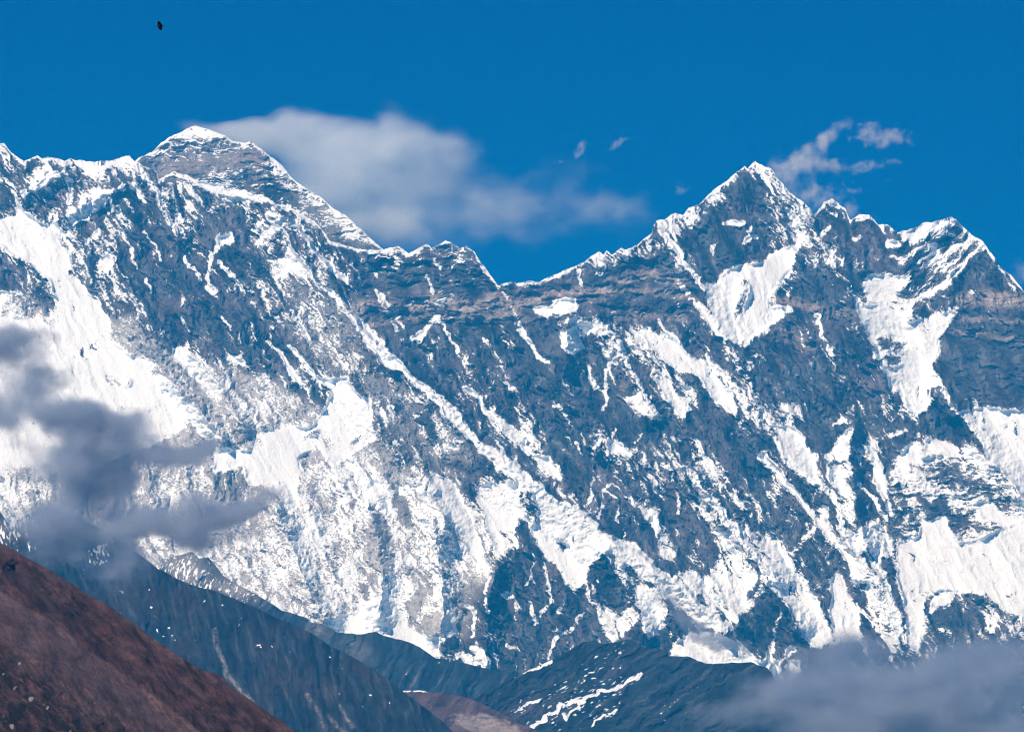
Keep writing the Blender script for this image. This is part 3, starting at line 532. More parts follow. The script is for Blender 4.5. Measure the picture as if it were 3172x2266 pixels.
# warm strata (sheet, amount, half width, line) and outlines
BAND = [
 ('B', .8, 26, [(560, 1330), (700, 1310), (800, 1320), (900, 1350), (1020, 1320), (1100, 1270), (1250, 1290), (1330, 1325), (1450, 1275), (1640, 1290)]),
 ('B', .5, 22, [(640, 1430), (800, 1400), (950, 1390), (1100, 1350), (1250, 1380), (1400, 1400), (1500, 1370), (1640, 1380)]),
 ('C', .9, 18, [(-20, 1330), (90, 1290), (160, 1265), (280, 1228), (420, 1212), (585, 1220)]), ('C', .9, 18, [(590, 1160), (700, 1155), (830, 1112), (900, 1140), (1000, 1165), (1060, 1170)]),
 ('C', .45, 16, [(600, 1230), (760, 1210), (900, 1230), (1050, 1250), (1130, 1290)]), ('C', .4, 14, [(20, 1400), (150, 1400), (200, 1420)]), ('C', .35, 14, [(390, 1280), (580, 1280)]), ('C', .4, 14, [(620, 1390), (800, 1380), (1050, 1390)]),
 ('D', .5, 20, [(60, 1270), (180, 1280), (300, 1320), (420, 1350), (540, 1370)]), ('D', .5, 12, [(1240, 1390), (1400, 1400), (1640, 1430)]), ('D', .5, 12, [(1150, 1470), (1400, 1500), (1640, 1540)]), ('D', .4, 9, [(930, 1330), (1060, 1300)]),
 ('D', .9, 34, [(1240, 1275), (1400, 1270), (1640, 1290)]), ('G', .4, 20, [(650, 480), (680, 380), (700, 320)]), ('H', .3, 30, [(60, 60), (170, 90), (250, 150)]),
 ('A', .4, 26, [(1000, 480), (1090, 435), (1250, 420), (1400, 415), (1500, 380), (1624, 360)]), ('B', .7, 14, [(0, 420), (60, 410)]),
]
# lie of ribs and gullies, degrees to the right of straight down (sheet, which of ANGLES, outline)
ANGLES = (32, 84, -46, 8)
LIE = [
 ('A', 1, [(860, 380), (1230, 150), (1640, 250), (1640, 640), (1300, 560), (1000, 520)]), ('B', 1, [(-50, 250), (800, 940), (560, 950), (280, 760), (120, 680), (0, 640)]),
 ('B', 1, [(680, 960), (1180, 900), (1380, 980), (1510, 1200), (1640, 1250), (1640, 1430), (1000, 1450), (640, 1420)]),
 ('C', 1, [(0, 1200), (560, 1080), (900, 1000), (1100, 1200), (1150, 1400), (0, 1420)]),
 ('D', 1, [(560, 1080), (930, 1100), (930, 1400), (600, 1400)]), ('D', 2, [(820, 820), (1170, 740), (1400, 930), (1250, 1100), (1100, 1200), (930, 1300), (850, 1080)]),
 ('H', 1, [(620, 0), (1000, 0), (900, 350), (760, 330)]), ('H', 1, [(780, 840), (1100, 700), (1400, 850), (1800, 1100), (1800, 1340), (1200, 1420), (960, 1340), (800, 1400)]), ('H', 1, [(1120, 0), (1800, 0), (1800, 530), (1220, 540)]),
 ('E', 3, [(900, 850), (1640, 850), (1640, 1300), (-100, 1300), (-100, 900)]), ('C', 3, [(1150, 1180), (1600, 1000), (1640, 1300), (1400, 1600)]),
]
# spurs that stand out of the wall: (sheet, metres, half width px, line)
SPUR = [
 (110, 120, T('B', [(80, 690), (220, 780), (330, 930), (430, 1090), (560, 1310), (720, 1530)]) + T('F', [(830, 200), (1000, 360), (1280, 610), (1500, 810)]) + T('G', [(0, 950), (350, 1160), (560, 1345), (880, 1575)]) + T('K', [(1000, 670), (1340, 940)])),
 (80, 90, T('F', [(590, 330), (720, 600), (900, 860), (1100, 1090), (1180, 1300)])), (80, 50, T('A', [(860, 430), (975, 590), (1060, 770), (1130, 900)])), (70, 45, T('A', [(400, 470), (240, 560), (150, 620)])), (70, 45, T('A', [(790, 555), (600, 640), (420, 760)])),
 (60, 100, T('D', [(-10, 440), (150, 640), (300, 790), (345, 890), (470, 1090), (545, 1280), (650, 1500)]) + T('H', [(680, 150), (760, 340)])),
 (70, 90, T('C', [(885, 840), (1060, 1050), (1160, 1190), (1310, 1510)]) + T('G', [(1400, 230), (1480, 450)]) + T('H', [(0, 690), (330, 1010), (500, 1330)]) + T('L', [(600, 560), (830, 1050)])),
 (120, 60, T('G', [(1060, 900), (1280, 1180), (1640, 1620)]) + T('L', [(0, 690), (200, 970)])), (70, 70, T('H', [(1105, 400), (1260, 620), (1420, 860), (1640, 1080)])), (90, 40, T('H', [(545, 640), (530, 860), (570, 1200), (640, 1400)])),
 (90, 60, T('C', [(520, 1380), (640, 1560)]) + T('G', [(690, 240), (860, 570)])), (90, 60, T('G', [(330, -30), (300, 360), (500, 800)])), (100, 60, T('K', [(555, 500), (700, 760), (820, 1000)])), (100, 50, T('E', [(860, 0), (1100, 350), (1400, 720)])),
 (80, 50, T('E', [(1200, 200), (1370, 370), (1530, 640)])), (110, 70, T('J', [(100, 200), (300, 700), (420, 920)])), (90, 60, T('J', [(700, 200), (780, 600), (760, 900)])), (90, 60, T('J', [(1100, 300), (1160, 700), (1150, 1000)])),
 (90, 60, T('J', [(1500, 560), (1440, 800), (1420, 1200)])),
]
NUPTSE = T('A', [(-800, 100), (900, 300), (1000, 520), (1500, 560)]) + T('B', [(60, 600), (130, 690), (220, 780), (330, 930), (430, 1060), (560, 1310), (640, 1430), (720, 1520)]) + T('F', [(830, 170), (930, 270), (1000, 340), (1130, 430), (1240, 530), (1280, 590), (1380, 690), (1490, 780), (1624, 870)]) + T('G', [(100, 960), (200, 1050), (350, 1140), (430, 1170), (510, 1250), (570, 1320), (650, 1380), (800, 1470), (880, 1550), (990, 1615)]) + T('K', [(1100, 750), (1200, 870), (1390, 1000), (1600, 1190), (1700, 1700), (-2600, 1900)])
EASTERN = T('D', [(300, 690), (310, 770), (345, 880), (400, 965), (470, 1085), (545, 1280), (580, 1390), (640, 1500), (690, 1624)]) + T('H', [(690, 180), (760, 340), (830, 560), (980, 720), (1330, 745), (1420, 860), (1640, 1090), (1900, 1300), (1900, -1400), (300, -1400)])

# ------------------------------------------------------------------ the great wall: surface
R = Raster(-210, 3400, 380, 2340, 1.6)
wx = 9 * fbm(R.U / 60, R.V / 60, 4, 40); wy = 9 * fbm(R.U / 60, R.V / 60, 4, 41)
R.Uw, R.Vw = R.U + wx + 4.5 * fbm(R.U / 15, R.V / 15, 2, 42), R.V + wy + 4.5 * fbm(R.U / 15, R.V / 15, 2, 43)
crest0 = interp_line(CREST)
def crest(u): return crest0(u) + 3.0 * fbm(u / 21, u * 0 + .3, 4, 60)
pyr0 = interp_line(PYRAMID)
def pyramid_top(u): return pyr0(u) + 2.5 * fbm(u / 23, u * 0 + .7, 4, 61)

cov = np.full(R.U.shape, .28, np.float32)
for t, c, s, p in COV:
    m = R.blur(R.poly(T(t, p)), s); cov += (c - cov) * m
for t, c, w, w2, p in LIN:
    m = np.clip(R.line(T(t, p), w, w2) * 2.2, 0, 1); cov = np.maximum(cov, cov + (c - cov) * m)
tone = np.zeros_like(cov)
for t, c, s, p in TONE:
    m = R.blur(R.poly(T(t, p)), s * 1.5); tone += (c - tone) * m
strat = .5 + .5 * np.clip(3 * fbm(R.Uw / 260, R.Vw / 7 + 6 * fbm(R.U / 200, R.V / 300, 2, 78), 3, 77, .7), -1, 1)
band = np.zeros_like(cov)
for t, c, w, p in BAND:
    band = np.maximum(band, c * sstep(0, .75, R.line(T(t, p), w)))
band *= .35 + .65 * strat
lie = [np.zeros_like(cov) for _ in ANGLES]; lie[0] += 1
for t, k, p in LIE:
    m = R.blur(R.poly(T(t, p)), 20) * (.6 if t == 'H' else 1)
    for i in range(len(ANGLES)): lie[i] += ((1.0 if i == k else 0.0) - lie[i]) * m
big = np.zeros_like(cov); mid = np.zeros_like(cov); fine = np.zeros_like(cov); patch = np.zeros_like(cov); rill = np.zeros_like(cov)
Uq, Vq = R.U + 1.5 * wx, R.V + 1.5 * wy
for i, a in enumerate(ANGLES):
    asp = 3.2 if a != 84 else 2.6
    big += lie[i] * fbm(*rot(Uq, Vq, a, 125, 4.2), 3, 10 + i, ridged=True)
    mid += lie[i] * fbm(*rot(Uq, Vq, a, 46, asp), 3, 20 + i, ridged=True)
    fine += lie[i] * fbm(*rot(R.Uw, R.Vw, a, 6.5, 2.8), 2, 30 + i, .6)
    patch += lie[i] * fbm(*rot(R.Uw, R.Vw, a, 9.5, 3.6), 3, 50 + i, .62)
    rill += lie[i] * fbm(*rot(Uq, Vq, a + 6, 20, 7), 3, 55 + i, .62, ridged=True)
rockrel = 34 * mid + 8 * fine + 9 * rill                       # metres towards the viewer
ledge = unit(np.gradient(10 * mid + 5 * fine + 4 * rill, axis=0)); rill = unit(rill)
lee = unit(np.gradient(R.blur(34 * mid + 60 * big, 3), axis=1))        # ground that faces left holds the snow, the lee side is bare
patch = unit(patch); iso = unit(fbm(R.U / 5.5, R.V / 4.5, 2, 90, .7))
clump = unit(fbm(R.U / 95, R.V / 95, 3, 91))
grain = unit(.42 * ledge + .42 * patch + .5 * rill + (.34 + .35 * tone) * iso + .5 * (1 - .5 * tone) * lee)
cr, py = crest(R.U[0])[None], pyramid_top(R.U[0])[None]
below = np.where(R.V < cr - 2, R.V - np.where((R.U > 385) & (R.U < 1230), py, -9e3), R.V - cr)
capw = 13 * (1 + .7 * fbm(R.U / 40, R.V * 0, 2, 95))
cov = cov * (1 - .6 * np.clip(band, 0, 1)); cov = np.maximum(cov, .93 * np.exp(-(np.maximum(below, 0) / np.maximum(capw, 4)) ** 2))
F = np.clip(1.85 * probit(cov), -3.2, 3.0) + grain + .5 * clump - .2
mixed = np.exp(-((R.blur(cov, 4) - .47) / .24) ** 2)
snow = np.clip(.5 + F * (.30 - .14 * mixed), 0, 1)
smooth = sstep(.7, .95, R.blur(cov, 5))
rel = 95 * big * (1 - .35 * tone) * (1 - .65 * smooth)
for amp, w, p in SPUR:
    m = R.line(p, w); rel += 1.5 * amp * (.55 * m + .45 * m * m)
flute = fbm(*rot(R.Uw, R.Vw, 24, 9, 14), 2, 99)
rel = rel + rockrel * (1 - .9 * smooth) * (1 - .65 * tone) + 9 * tone * (1 - smooth) * fbm(R.Uw / 30, R.Vw / 34, 4, 96, .6) + smooth * (2.0 * flute + 3 * fbm(*rot(Uq, Vq, 26, 38, 6), 2, 97, ridged=True) + 1.5 * fbm(R.U / 60, R.V / 60, 2, 98))
front = R.blur(R.poly(NUPTSE), 3)
behind = R.blur(R.poly(EASTERN), 3)
DARK = np.array([.047, .054, .066]); PALE = np.array([.35, .365, .385]); WARM = np.array([.40, .35, .32])
mott = np.clip(.95 + .42 * unit(fbm(*rot(R.Uw, R.Vw, 30, 60, 2), 5, 71, .6)), .3, 2)[..., None]
tint_ = np.clip(.4 + .45 * unit(fbm(R.U / 130, R.V / 150, 4, 72)), 0, 1)[..., None]
DARK = DARK * (1 - tint_) + np.array([.060, .055, .064]) * tint_
ground = DARK * mott * (1 - tone[..., None]) + PALE * (.75 + .25 * mott) * tone[..., None]
ground = ground * (1 - np.minimum(1.2 * band[..., None], 1)) + WARM * np.minimum(1, 1.2 * band[..., None])
purple = R.blur(R.poly(T('A', [(1000, 520), (1000, 440), (1250, 380), (1624, 300), (1700, 380), (1624, 440), (1400, 470), (1150, 480)])), 14)[..., None]
ground = ground * (1 - .5 * purple) + np.array([.15, .135, .15]) * .5 * purple

dust = (.10 * sstep(-2.4, .3, F + .8 * unit(fbm(*rot(R.Uw, R.Vw, 34, 26, 4), 4, 73, .65))) * (1 - .5 * tone))[..., None]   # thin snow on the rock
ground = ground * (1 - dust) + np.array([.70, .74, .78]) * dust
def wall_fields(u, v):
    return {'snow': R.sample(snow, u, v), 'ground': np.stack([R.sample(ground[..., k], u, v) for k in range(3)], -1)}
def wall_depth(u, v):
    Y = 21300 + (2340 - v) * 1.30 + 600 * sstep(300, 3300, u) - R.sample(rel, u, v)
    return Y - 120 * R.sample(front, u, v) + 60 * R.sample(behind, u, v)
us = np.arange(-200, 3380, 1.6)
co, q, at, uc, vc = relief_grid(us, crest, lambda u: u * 0 + 2335, 1150, wall_depth, wall_fields)
fr = R.sample(front, uc, vc)[q].mean(1) > .5; bh = R.sample(behind, uc, vc)[q].mean(1) > .5
setp(mesh_obj('mountain_ridge', co, q[fr], at, MASSIF), 'snow streaked mountain ridge with the white glacier, nearest of the high wall at left', 'mountain', 'structure')
setp(mesh_obj('mountain', co, q[~fr & ~bh], at, MASSIF), 'blue grey rock wall rising to the sharp pyramid summit right of centre', 'mountain', 'structure')
setp(mesh_obj('mountain', co, q[~fr & bh], at, MASSIF), 'twin topped mountain with a wide snow couloir at the right edge', 'mountain', 'structure')

pu = np.arange(385, 1245, 1.6)
co, q, at, uc, vc = relief_grid(pu, pyramid_top, lambda u: np.maximum(crest0(u) + 70, pyr0(u) + 30), 270,
    lambda u, v: 23900 + (1000 - v) * 1.5 - .8 * R.sample(rel, u, v), wall_fields)
setp(mesh_obj('mountain', co, q, at, MASSIF), 'broad banded summit pyramid behind the left ridge, trailing a cloud', 'mountain', 'structure')

# ------------------------------------------------------------------ dark hills in front of the wall
def hill(name, label, pts, near, slope, lean, lam, amp, colour, snow_of=None, colour_of=None, rough=2.0, step=3.0, bottom=2330, rows=330, mat=None, u0=None, u1=None, depth_of=None, seed=0, back=(150, 500, 1200)):
    """terrain ridge: near = forward distance at the lower frame edge, slope = metres of depth per pixel upwards, lean = lie of its ribs"""
    top0 = interp_line(pts)
    top = lambda u: top0(u) + rough * fbm(u / 26, u * 0 + .1 * seed, 4, 60 + seed)
    us = np.arange(u0 if u0 is not None else -200, u1 if u1 is not None else 3380, step)
    def shape(u, v):
        w = 8 * fbm(u / 70, v / 70, 3, 44 + seed)
        return w, amp * (1.0 * fbm(*rot(u + w, v + w, lean, lam, 3), 3, 11 + seed, ridged=True) + (.34 if amp < 30 else .22) * fbm(*rot(u + w, v + w, lean, lam / 5, 2.4), 5, 12 + seed, .66))
    def depth(u, v):
        Y = near + (2330 - v) * slope - shape(u, v)[1]
        return Y + (depth_of(u, v) if depth_of else 0)
    def fields(u, v):
        w, s = shape(u, v)
        d = v - top0(u)
        g = np.ones(u.shape + (3,)) * np.array(colour)
        g = g * np.clip(.9 + .28 * unit(fbm(*rot(u + w, v + w, lean, 30, 3), 5, 13 + seed, .65))[..., None], .3, 2)
        if colour_of: g = colour_of(g, u + w, v + w, d)
        sn = np.zeros(u.shape) if snow_of is None else np.clip(.5 + .3 * (probit(snow_of(u + w, v + w, d)) + unit(fbm(*rot(u + w, v + w, lean, 7, 3.2), 3, 15 + seed, .62))), 0, 1)
        return {'snow': sn, 'ground': g}
    co, q, at, _, _ = relief_grid(us, top, lambda u: np.maximum(u * 0 + bottom, top(u) + 25), rows, depth, fields, back=back)
    return setp(mesh_obj(name, co, q, at, mat or HILLMAT), label, 'hill' if 'hill' in name else 'ridge', 'structure')
HILLMAT = rock_snow_material('dark_hill_rock', 0.22, 0.6)
GRASSMAT = rock_snow_material('dry_grass_and_scrub', 0.6, 0.8)

def blob(u, v, t, x, y, rx, ry, ang=0):
    cx, cy = T(t, [(x, y)])[0]; a = math.radians(ang)
    du, dv = u - cx, v - cy
    p = du * math.cos(a) + dv * math.sin(a); n = -du * math.sin(a) + dv * math.cos(a)
    return np.exp(-((p * KZ / rx) ** 2 + (n * KZ / ry) ** 2))
def track(u, v, pts, w):
    """1 on the line, 0 beyond w pixels"""
    f = np.zeros(u.shape)
    for (xa, ya), (xb, yb) in zip(pts[:-1], pts[1:]):
        x, y = u - xa, v - ya; dx, dy = xb - xa, yb - ya
        t = np.clip((x * dx + y * dy) / (dx * dx + dy * dy), 0, 1)
        f = np.maximum(f, np.clip(1 - np.hypot(x - t * dx, y - t * dy) / w, 0, 1))
    return f

# far blue ridge under the pale face
def far_snow(u, v, d):
    c = np.full(u.shape, .004)
    c += .55 * blob(u, v, 'I', 1170, 620, 130, 75, 25) + .3 * blob(u, v, 'I', 1450, 740, 90, 40, 20) + .2 * blob(u, v, 'I', 1570, 800, 60, 40) + .25 * blob(u, v, 'I', 1300, 690, 40, 60)
    return c
def far_colour(g, u, v, d):
    pale = blob(u, v, 'I', 1170, 600, 150, 100, 25) + blob(u, v, 'I', 1480, 730, 110, 60, 15) + .5 * blob(u, v, 'J', 370, 980, 60, 60) + .32 * blob(u, v, 'J', 640, 1110, 80, 90, -50)
    st = np.clip(fbm(*rot(u, v, -28, 13, 9), 3, 301) - .25, 0, 1) * .10
    m = np.clip(pale, 0, .8)[..., None]
    return g * (1 - m) + np.array([.26, .26, .27]) * m + st[..., None] * np.array([.9, .8, .75])
hill('ridge', 'far blue ridge below the pale granite face', T('I', [(0, 900), (700, 640), (900, 600), (1000, 605), (1045, 550), (1080, 520), (1120, 512), (1210, 490), (1250, 532), (1310, 525), (1350, 572), (1400, 635), (1450, 672), (1540, 722), (1624, 766)])
     + T('J', [(60, 800), (150, 862), (200, 870), (250, 890), (300, 905), (330, 935), (400, 942), (450, 968), (500, 1000), (600, 1005), (640, 1012), (690, 1000), (740, 994), (790, 1018), (850, 1035), (920, 1050), (1000, 1080), (1060, 1122), (1120, 1162), (1200, 1165), (1300, 1192), (1450, 1228), (1624, 1258)]) + T('K', [(300, 1330), (900, 1500)]),
     17500, 3.2, -22, 130, 60, (.018, .028, .040), far_snow, far_colour, seed=1, u0=250, u1=2000, rows=260)

# streaked ridge right of centre
def streak_snow(u, v, d):
    n = fbm(*rot(u, v, -56, 9, 13), 3, 311)
    amt = blob(u, v, 'K', 350, 1440, 330, 90, -30) + .8 * blob(u, v, 'K', 620, 1350, 160, 40, -28) + .6 * blob(u, v, 'K', 560, 1510, 90, 50, -40) + .5 * blob(u, v, 'K', 1010, 1440, 120, 40, -40) + .5 * blob(u, v, 'K', 600, 1130, 200, 50, -38) + .45 * blob(u, v, 'K', 150, 1400, 200, 40, -25) + .5 * blob(u, v, 'K', 420, 1250, 200, 50, -35)
    c = np.clip(.002 + np.clip(amt, 0, 1) * np.clip(.16 + .6 * n, 0, .7), 0, .7)
    lines = track(u, v, T('K', [(780, 1260), (690, 1320), (560, 1360), (450, 1410), (330, 1450), (200, 1520), (100, 1590)]), 14)
    lines = np.maximum(lines, track(u, v, T('K', [(-10, 1495), (80, 1460), (170, 1425)]), 7) * 1.2)
    lines = np.maximum(lines, track(u, v, T('K', [(-10, 1275), (120, 1220), (220, 1180)]), 9))
    lines = np.maximum(lines, track(u, v, T('K', [(440, 1410), (380, 1480), (300, 1540)]), 9))
    lines = np.maximum(lines, .8 * track(u, v, T('K', [(620, 1480), (540, 1530), (480, 1580)]), 12))
    return np.maximum(.55 * c, .93 * sstep(.25, .75, lines))
def streak_colour(g, u, v, d):
    st = np.clip(fbm(*rot(u, v, -56, 16, 10), 4, 312) - .1, 0, 1) * .07
    pr = blob(u, v, 'K', 60, 1480, 200, 60, -20) * .7
    return g + st[..., None] * np.array([.9, .85, .9]) + pr[..., None] * np.array([.045, .03, .03])
hill('ridge', 'blue ridge streaked with diagonal snow lines right of the valley', T('J', [(1200, 1640), (1350, 1420), (1400, 1390), (1500, 1330), (1560, 1300)]) + T('K', [(0, 1275), (100, 1225), (200, 1182), (300, 1130), (360, 1090), (420, 1056), (480, 1052), (560, 1072), (620, 1058), (700, 1040), (740, 1050), (800, 1092), (870, 1095), (950, 1112), (962, 1148), (1080, 1148), (1130, 1170), (1200, 1195), (1330, 1190), (1480, 1185), (1530, 1205), (1580, 1222), (1610, 1260)])
     + T('L', [(60, 1305), (140, 1322), (240, 1330), (500, 1390), (900, 1440), (1700, 1540), (2100, 1600)]),
     15500, 3.4, -56, 110, 60, (.018, .028, .040), streak_snow, streak_colour, seed=2, u0=1350, rows=330)

# brown valley hill with pale scree
def scree_colour(g, u, v, d):
    n = fbm(u / 40, v / 16, 4, 321)
    sc = sstep(0, .5, blob(u, v, 'J', 1440, 1590, 240, 75, 12) - .28 + .30 * n)[..., None]
    return g * (1 - sc) + np.array([.26, .22, .21]) * (1 + .3 * fbm(u / 9, v / 7, 3, 322)[..., None]) * sc
def scree_snow(u, v, d):
    return np.where(d < 4.5, .9, .002) * sstep(0, 10, T('J', [(1075, 0)])[0][0] - u)
hill('hill', 'low brown hill on the valley floor with a pale scree patch', T('J', [(300, 1640), (780, 1400), (920, 1362), (1000, 1362), (1100, 1370), (1200, 1383), (1300, 1402), (1400, 1440), (1470, 1475), (1560, 1520), (1624, 1562)]) + T('K', [(100, 1600), (260, 1700)]),
     13500, 4.5, -40, 90, 25, (.085, .055, .058), scree_snow, scree_colour, seed=3, u0=950, u1=1720, rows=120, bottom=2360, rough=1.0)

# near blue ridge
random.seed(5)
DOTS = [('I', x, y) for x, y in [(598, 690), (755, 738), (768, 742), (930, 722), (950, 838), (968, 890), (978, 897), (995, 990), (1018, 1012), (1060, 968), (1078, 1010), (1097, 1042), (1290, 800), (1365, 818), (1402, 830), (1425, 893), (1497, 925), (1497, 950), (1521, 912), (1430, 1115), (1434, 1128), (760, 872), (1620, 1072)]] + [('J', x, y) for x, y in [(12, 1085), (82, 1082), (447, 1152), (507, 1383), (695, 1385), (655, 1462), (510, 1350), (825, 1440)]]
def near_snow(u, v, d):
    c = np.full(u.shape, .002)
    for k, (t, x, y) in enumerate(DOTS):
        c = np.maximum(c, 1.2 * blob(u, v, t, x, y, 5 + 4 * (k * 7 % 5) / 5, 3.2 + 2.2 * (k * 3 % 4) / 4, k * 40))
    c = np.maximum(c, .62 * blob(u, v, 'I', 630, 490, 90, 40, -40)); c = np.maximum(c, .66 * blob(u, v, 'I', 150, 310, 170, 55, -15)); c = np.maximum(c, .5 * blob(u, v, 'I', 60, 380, 90, 60, -15))
    c = np.maximum(c, .35 * blob(u, v, 'I', 240, 420, 120, 40, -30))
    return np.clip(c, 0, .97)
def near_colour(g, u, v, d):
    st = np.clip(fbm(*rot(u, v, 12, 14, 7), 4, 331) - .2, 0, 1) * .05
    tr = np.zeros(u.shape)
    for p in ([(1345, 970), (1350, 1040), (1375, 1110), (1415, 1210), (1430, 1270), (1480, 1320), (1520, 1370), (1590, 1430)],): tr = np.maximum(tr, track(u, v, T('I', p), 11))
    for p in ([(310, 1390), (340, 1440), (380, 1500), (410, 1590)], [(510, 1450), (550, 1530), (600, 1600)], [(440, 1520), (500, 1590), (560, 1640)]): tr = np.maximum(tr, .7 * track(u, v, T('J', p), 9))
    pale = .5 * blob(u, v, 'I', 150, 320, 190, 70, -15)
    m = np.clip(.8 * tr * np.clip(.7 + fbm(u / 9, v / 9, 3, 332), 0, 1.3) + pale, 0, .85)[..., None]
    tt = np.clip(fbm(u / 150, v / 120, 3, 335) * .5 + .1, 0, .5)[..., None]
    g = g * (1 - tt) + np.array([.050, .036, .038]) * tt
    return (g + st[..., None]) * (1 - m) + np.array([.30, .28, .27]) * m
hill('ridge', 'near dark blue ridge dotted with snow, rising into the low cloud at left', T('I', [(-400, 150), (-40, 205), (10, 250), (50, 310), (90, 300), (140, 275), (200, 243), (270, 218), (325, 228), (450, 262), (560, 312), (680, 372), (840, 482), (1000, 602), (1100, 652), (1200, 698), (1330, 732), (1450, 778), (1540, 812), (1624, 852)])
     + T('J', [(80, 890), (160, 925), (230, 950), (300, 985), (380, 1030), (450, 1082), (580, 1145), (700, 1212), (780, 1268), (860, 1332), (930, 1380), (1000, 1432), (1120, 1525), (1240, 1630), (1400, 1760)]),
     12500, 2.6, 8, 130, 55, (.015, .022, .032), near_snow, near_colour, seed=4, u1=1560, rows=420, bottom=2345)

# brown foreground hillside
FOLD = T('I', [(-600, 420), (0, 730), (100, 790), (300, 900), (500, 1050), (700, 1200), (870, 1320), (1050, 1450), (1300, 1640)])
fold = interp_line(FOLD)
def brown_depth(u, v):
    # the nearer spur lies below the fold line and stands out in front of the far slope
    s = v - fold(u)
    out = 260 * sstep(-6, 150, s) * sstep(850, 100, u * 1.0)
    gul = track(u, v, T('I', [(90, 610), (200, 690), (330, 800), (420, 870), (560, 970), (700, 1090)]), 38)
    return -out + 45 * gul
def brown_colour(g, u, v, d):
    s = v - fold(u)
    sc = sstep(.12, .45, fbm(*rot(u, v, 52, 20, 2.8), 5, 341, .66) * .95 + .30 * sstep(20, 230, s) - .10 + .2 * fbm(u / 120, v / 90, 2, 345))[..., None]
    fleck = sstep(.18, .5, fbm(*rot(u, v, 52, 9, 2.4), 4, 347, .75))[..., None] * (.5 + .4 * sstep(40, 240, s)[..., None])
    sc = np.maximum(sc, fleck)
    scrub = sc * (.6 + .4 * sstep(0, 200, s)[..., None])
    g = g * (1 - scrub) + np.array([.014, .012, .014]) * scrub
    tan = np.clip(.85 * sstep(-4, 14, s) * sstep(300, 40, s) + .4 * fbm(u / 60, v / 45, 3, 342) + .25 * sstep(40, 5, d), 0, 1)[..., None]
    g = g * (1 - .55 * tan) + np.array([.18, .115, .112]) * .55 * tan
    gul = track(u, v, T('I', [(90, 610), (200, 690), (330, 800), (420, 870), (560, 970)]), 30) * (.6 + .5 * fbm(u / 22, v / 22, 3, 343))
    g = g * (1 - .75 * np.clip(gul, 0, 1)[..., None]) + np.array([.02, .022, .028]) * .75 * np.clip(gul, 0, 1)[..., None]
    rock = np.zeros(u.shape)
    for x, y, rx, ry in [(95, 1345, 20, 11), (15, 1255, 14, 12), (298, 1470, 20, 12), (268, 1448, 10, 8), (80, 1590, 22, 34), (20, 1515, 16, 9), (435, 1612, 16, 10), (446, 1228, 8, 6), (190, 1410, 24, 16), (130, 1200, 18, 12), (590, 1440, 14, 9)]:
        rock = np.maximum(rock, blob(u, v, 'I', x, y, rx * .8, ry * .7, -50))
    rock = sstep(.35, .7, rock * (1 + .5 * fbm(u / 6, v / 6, 3, 344)) + .10 * np.clip(fbm(u / 5, v / 5, 2, 346), 0, 1) * sstep(30, 200, s))[..., None]
    return g * (1 - rock) + np.array([.22, .20, .20]) * rock
hill('hill', 'steep reddish brown hillside with dark scrub, nearest at lower left', T('I', [(-800, 80), (-300, 280), (0, 432), (80, 478), (160, 522), (250, 572), (320, 612), (400, 662), (470, 700), (550, 762), (600, 785), (650, 812), (720, 855), (800, 912), (900, 985), (960, 1030), (1050, 1092), (1120, 1142), (1200, 1192), (1260, 1228), (1300, 1240), (1380, 1262), (1440, 1322), (1500, 1372), (1560, 1412), (1624, 1455)])
     + T('J', [(60, 1500), (150, 1560), (240, 1626), (400, 1750), (700, 1950)]),
     3000, 1.5, 40, 150, 22, (.055, .028, .029), None, brown_colour, seed=6, u1=1200, rows=480, bottom=2420, step=2.4, mat=GRASSMAT, depth_of=brown_depth, rough=1.2, back=(60, 200, 500))

# valley floor below the frame, one sheet to the horizon
def valley():
    n = 60
    xs = np.linspace(-60000, 60000, n); ys = np.linspace(-30000, 90000, n)
    X, Y = np.meshgrid(xs, ys); Z = -2.0 + 0 * X
    co = np.stack([X, Y, Z], -1).reshape(-1, 3)
    idx = np.arange(n * n).reshape(n, n)
    q = np.stack([idx[:-1, :-1], idx[:-1, 1:], idx[1:, 1:], idx[1:, :-1]], -1).reshape(-1, 4)
    g = np.ones((n * n, 3)) * np.array([.09, .07, .055])
    setp(mesh_obj('ground', co, q, {'snow': np.zeros(n * n), 'ground': g}, GRASSMAT), 'valley ground below the mountains', 'ground', 'structure')
valley()

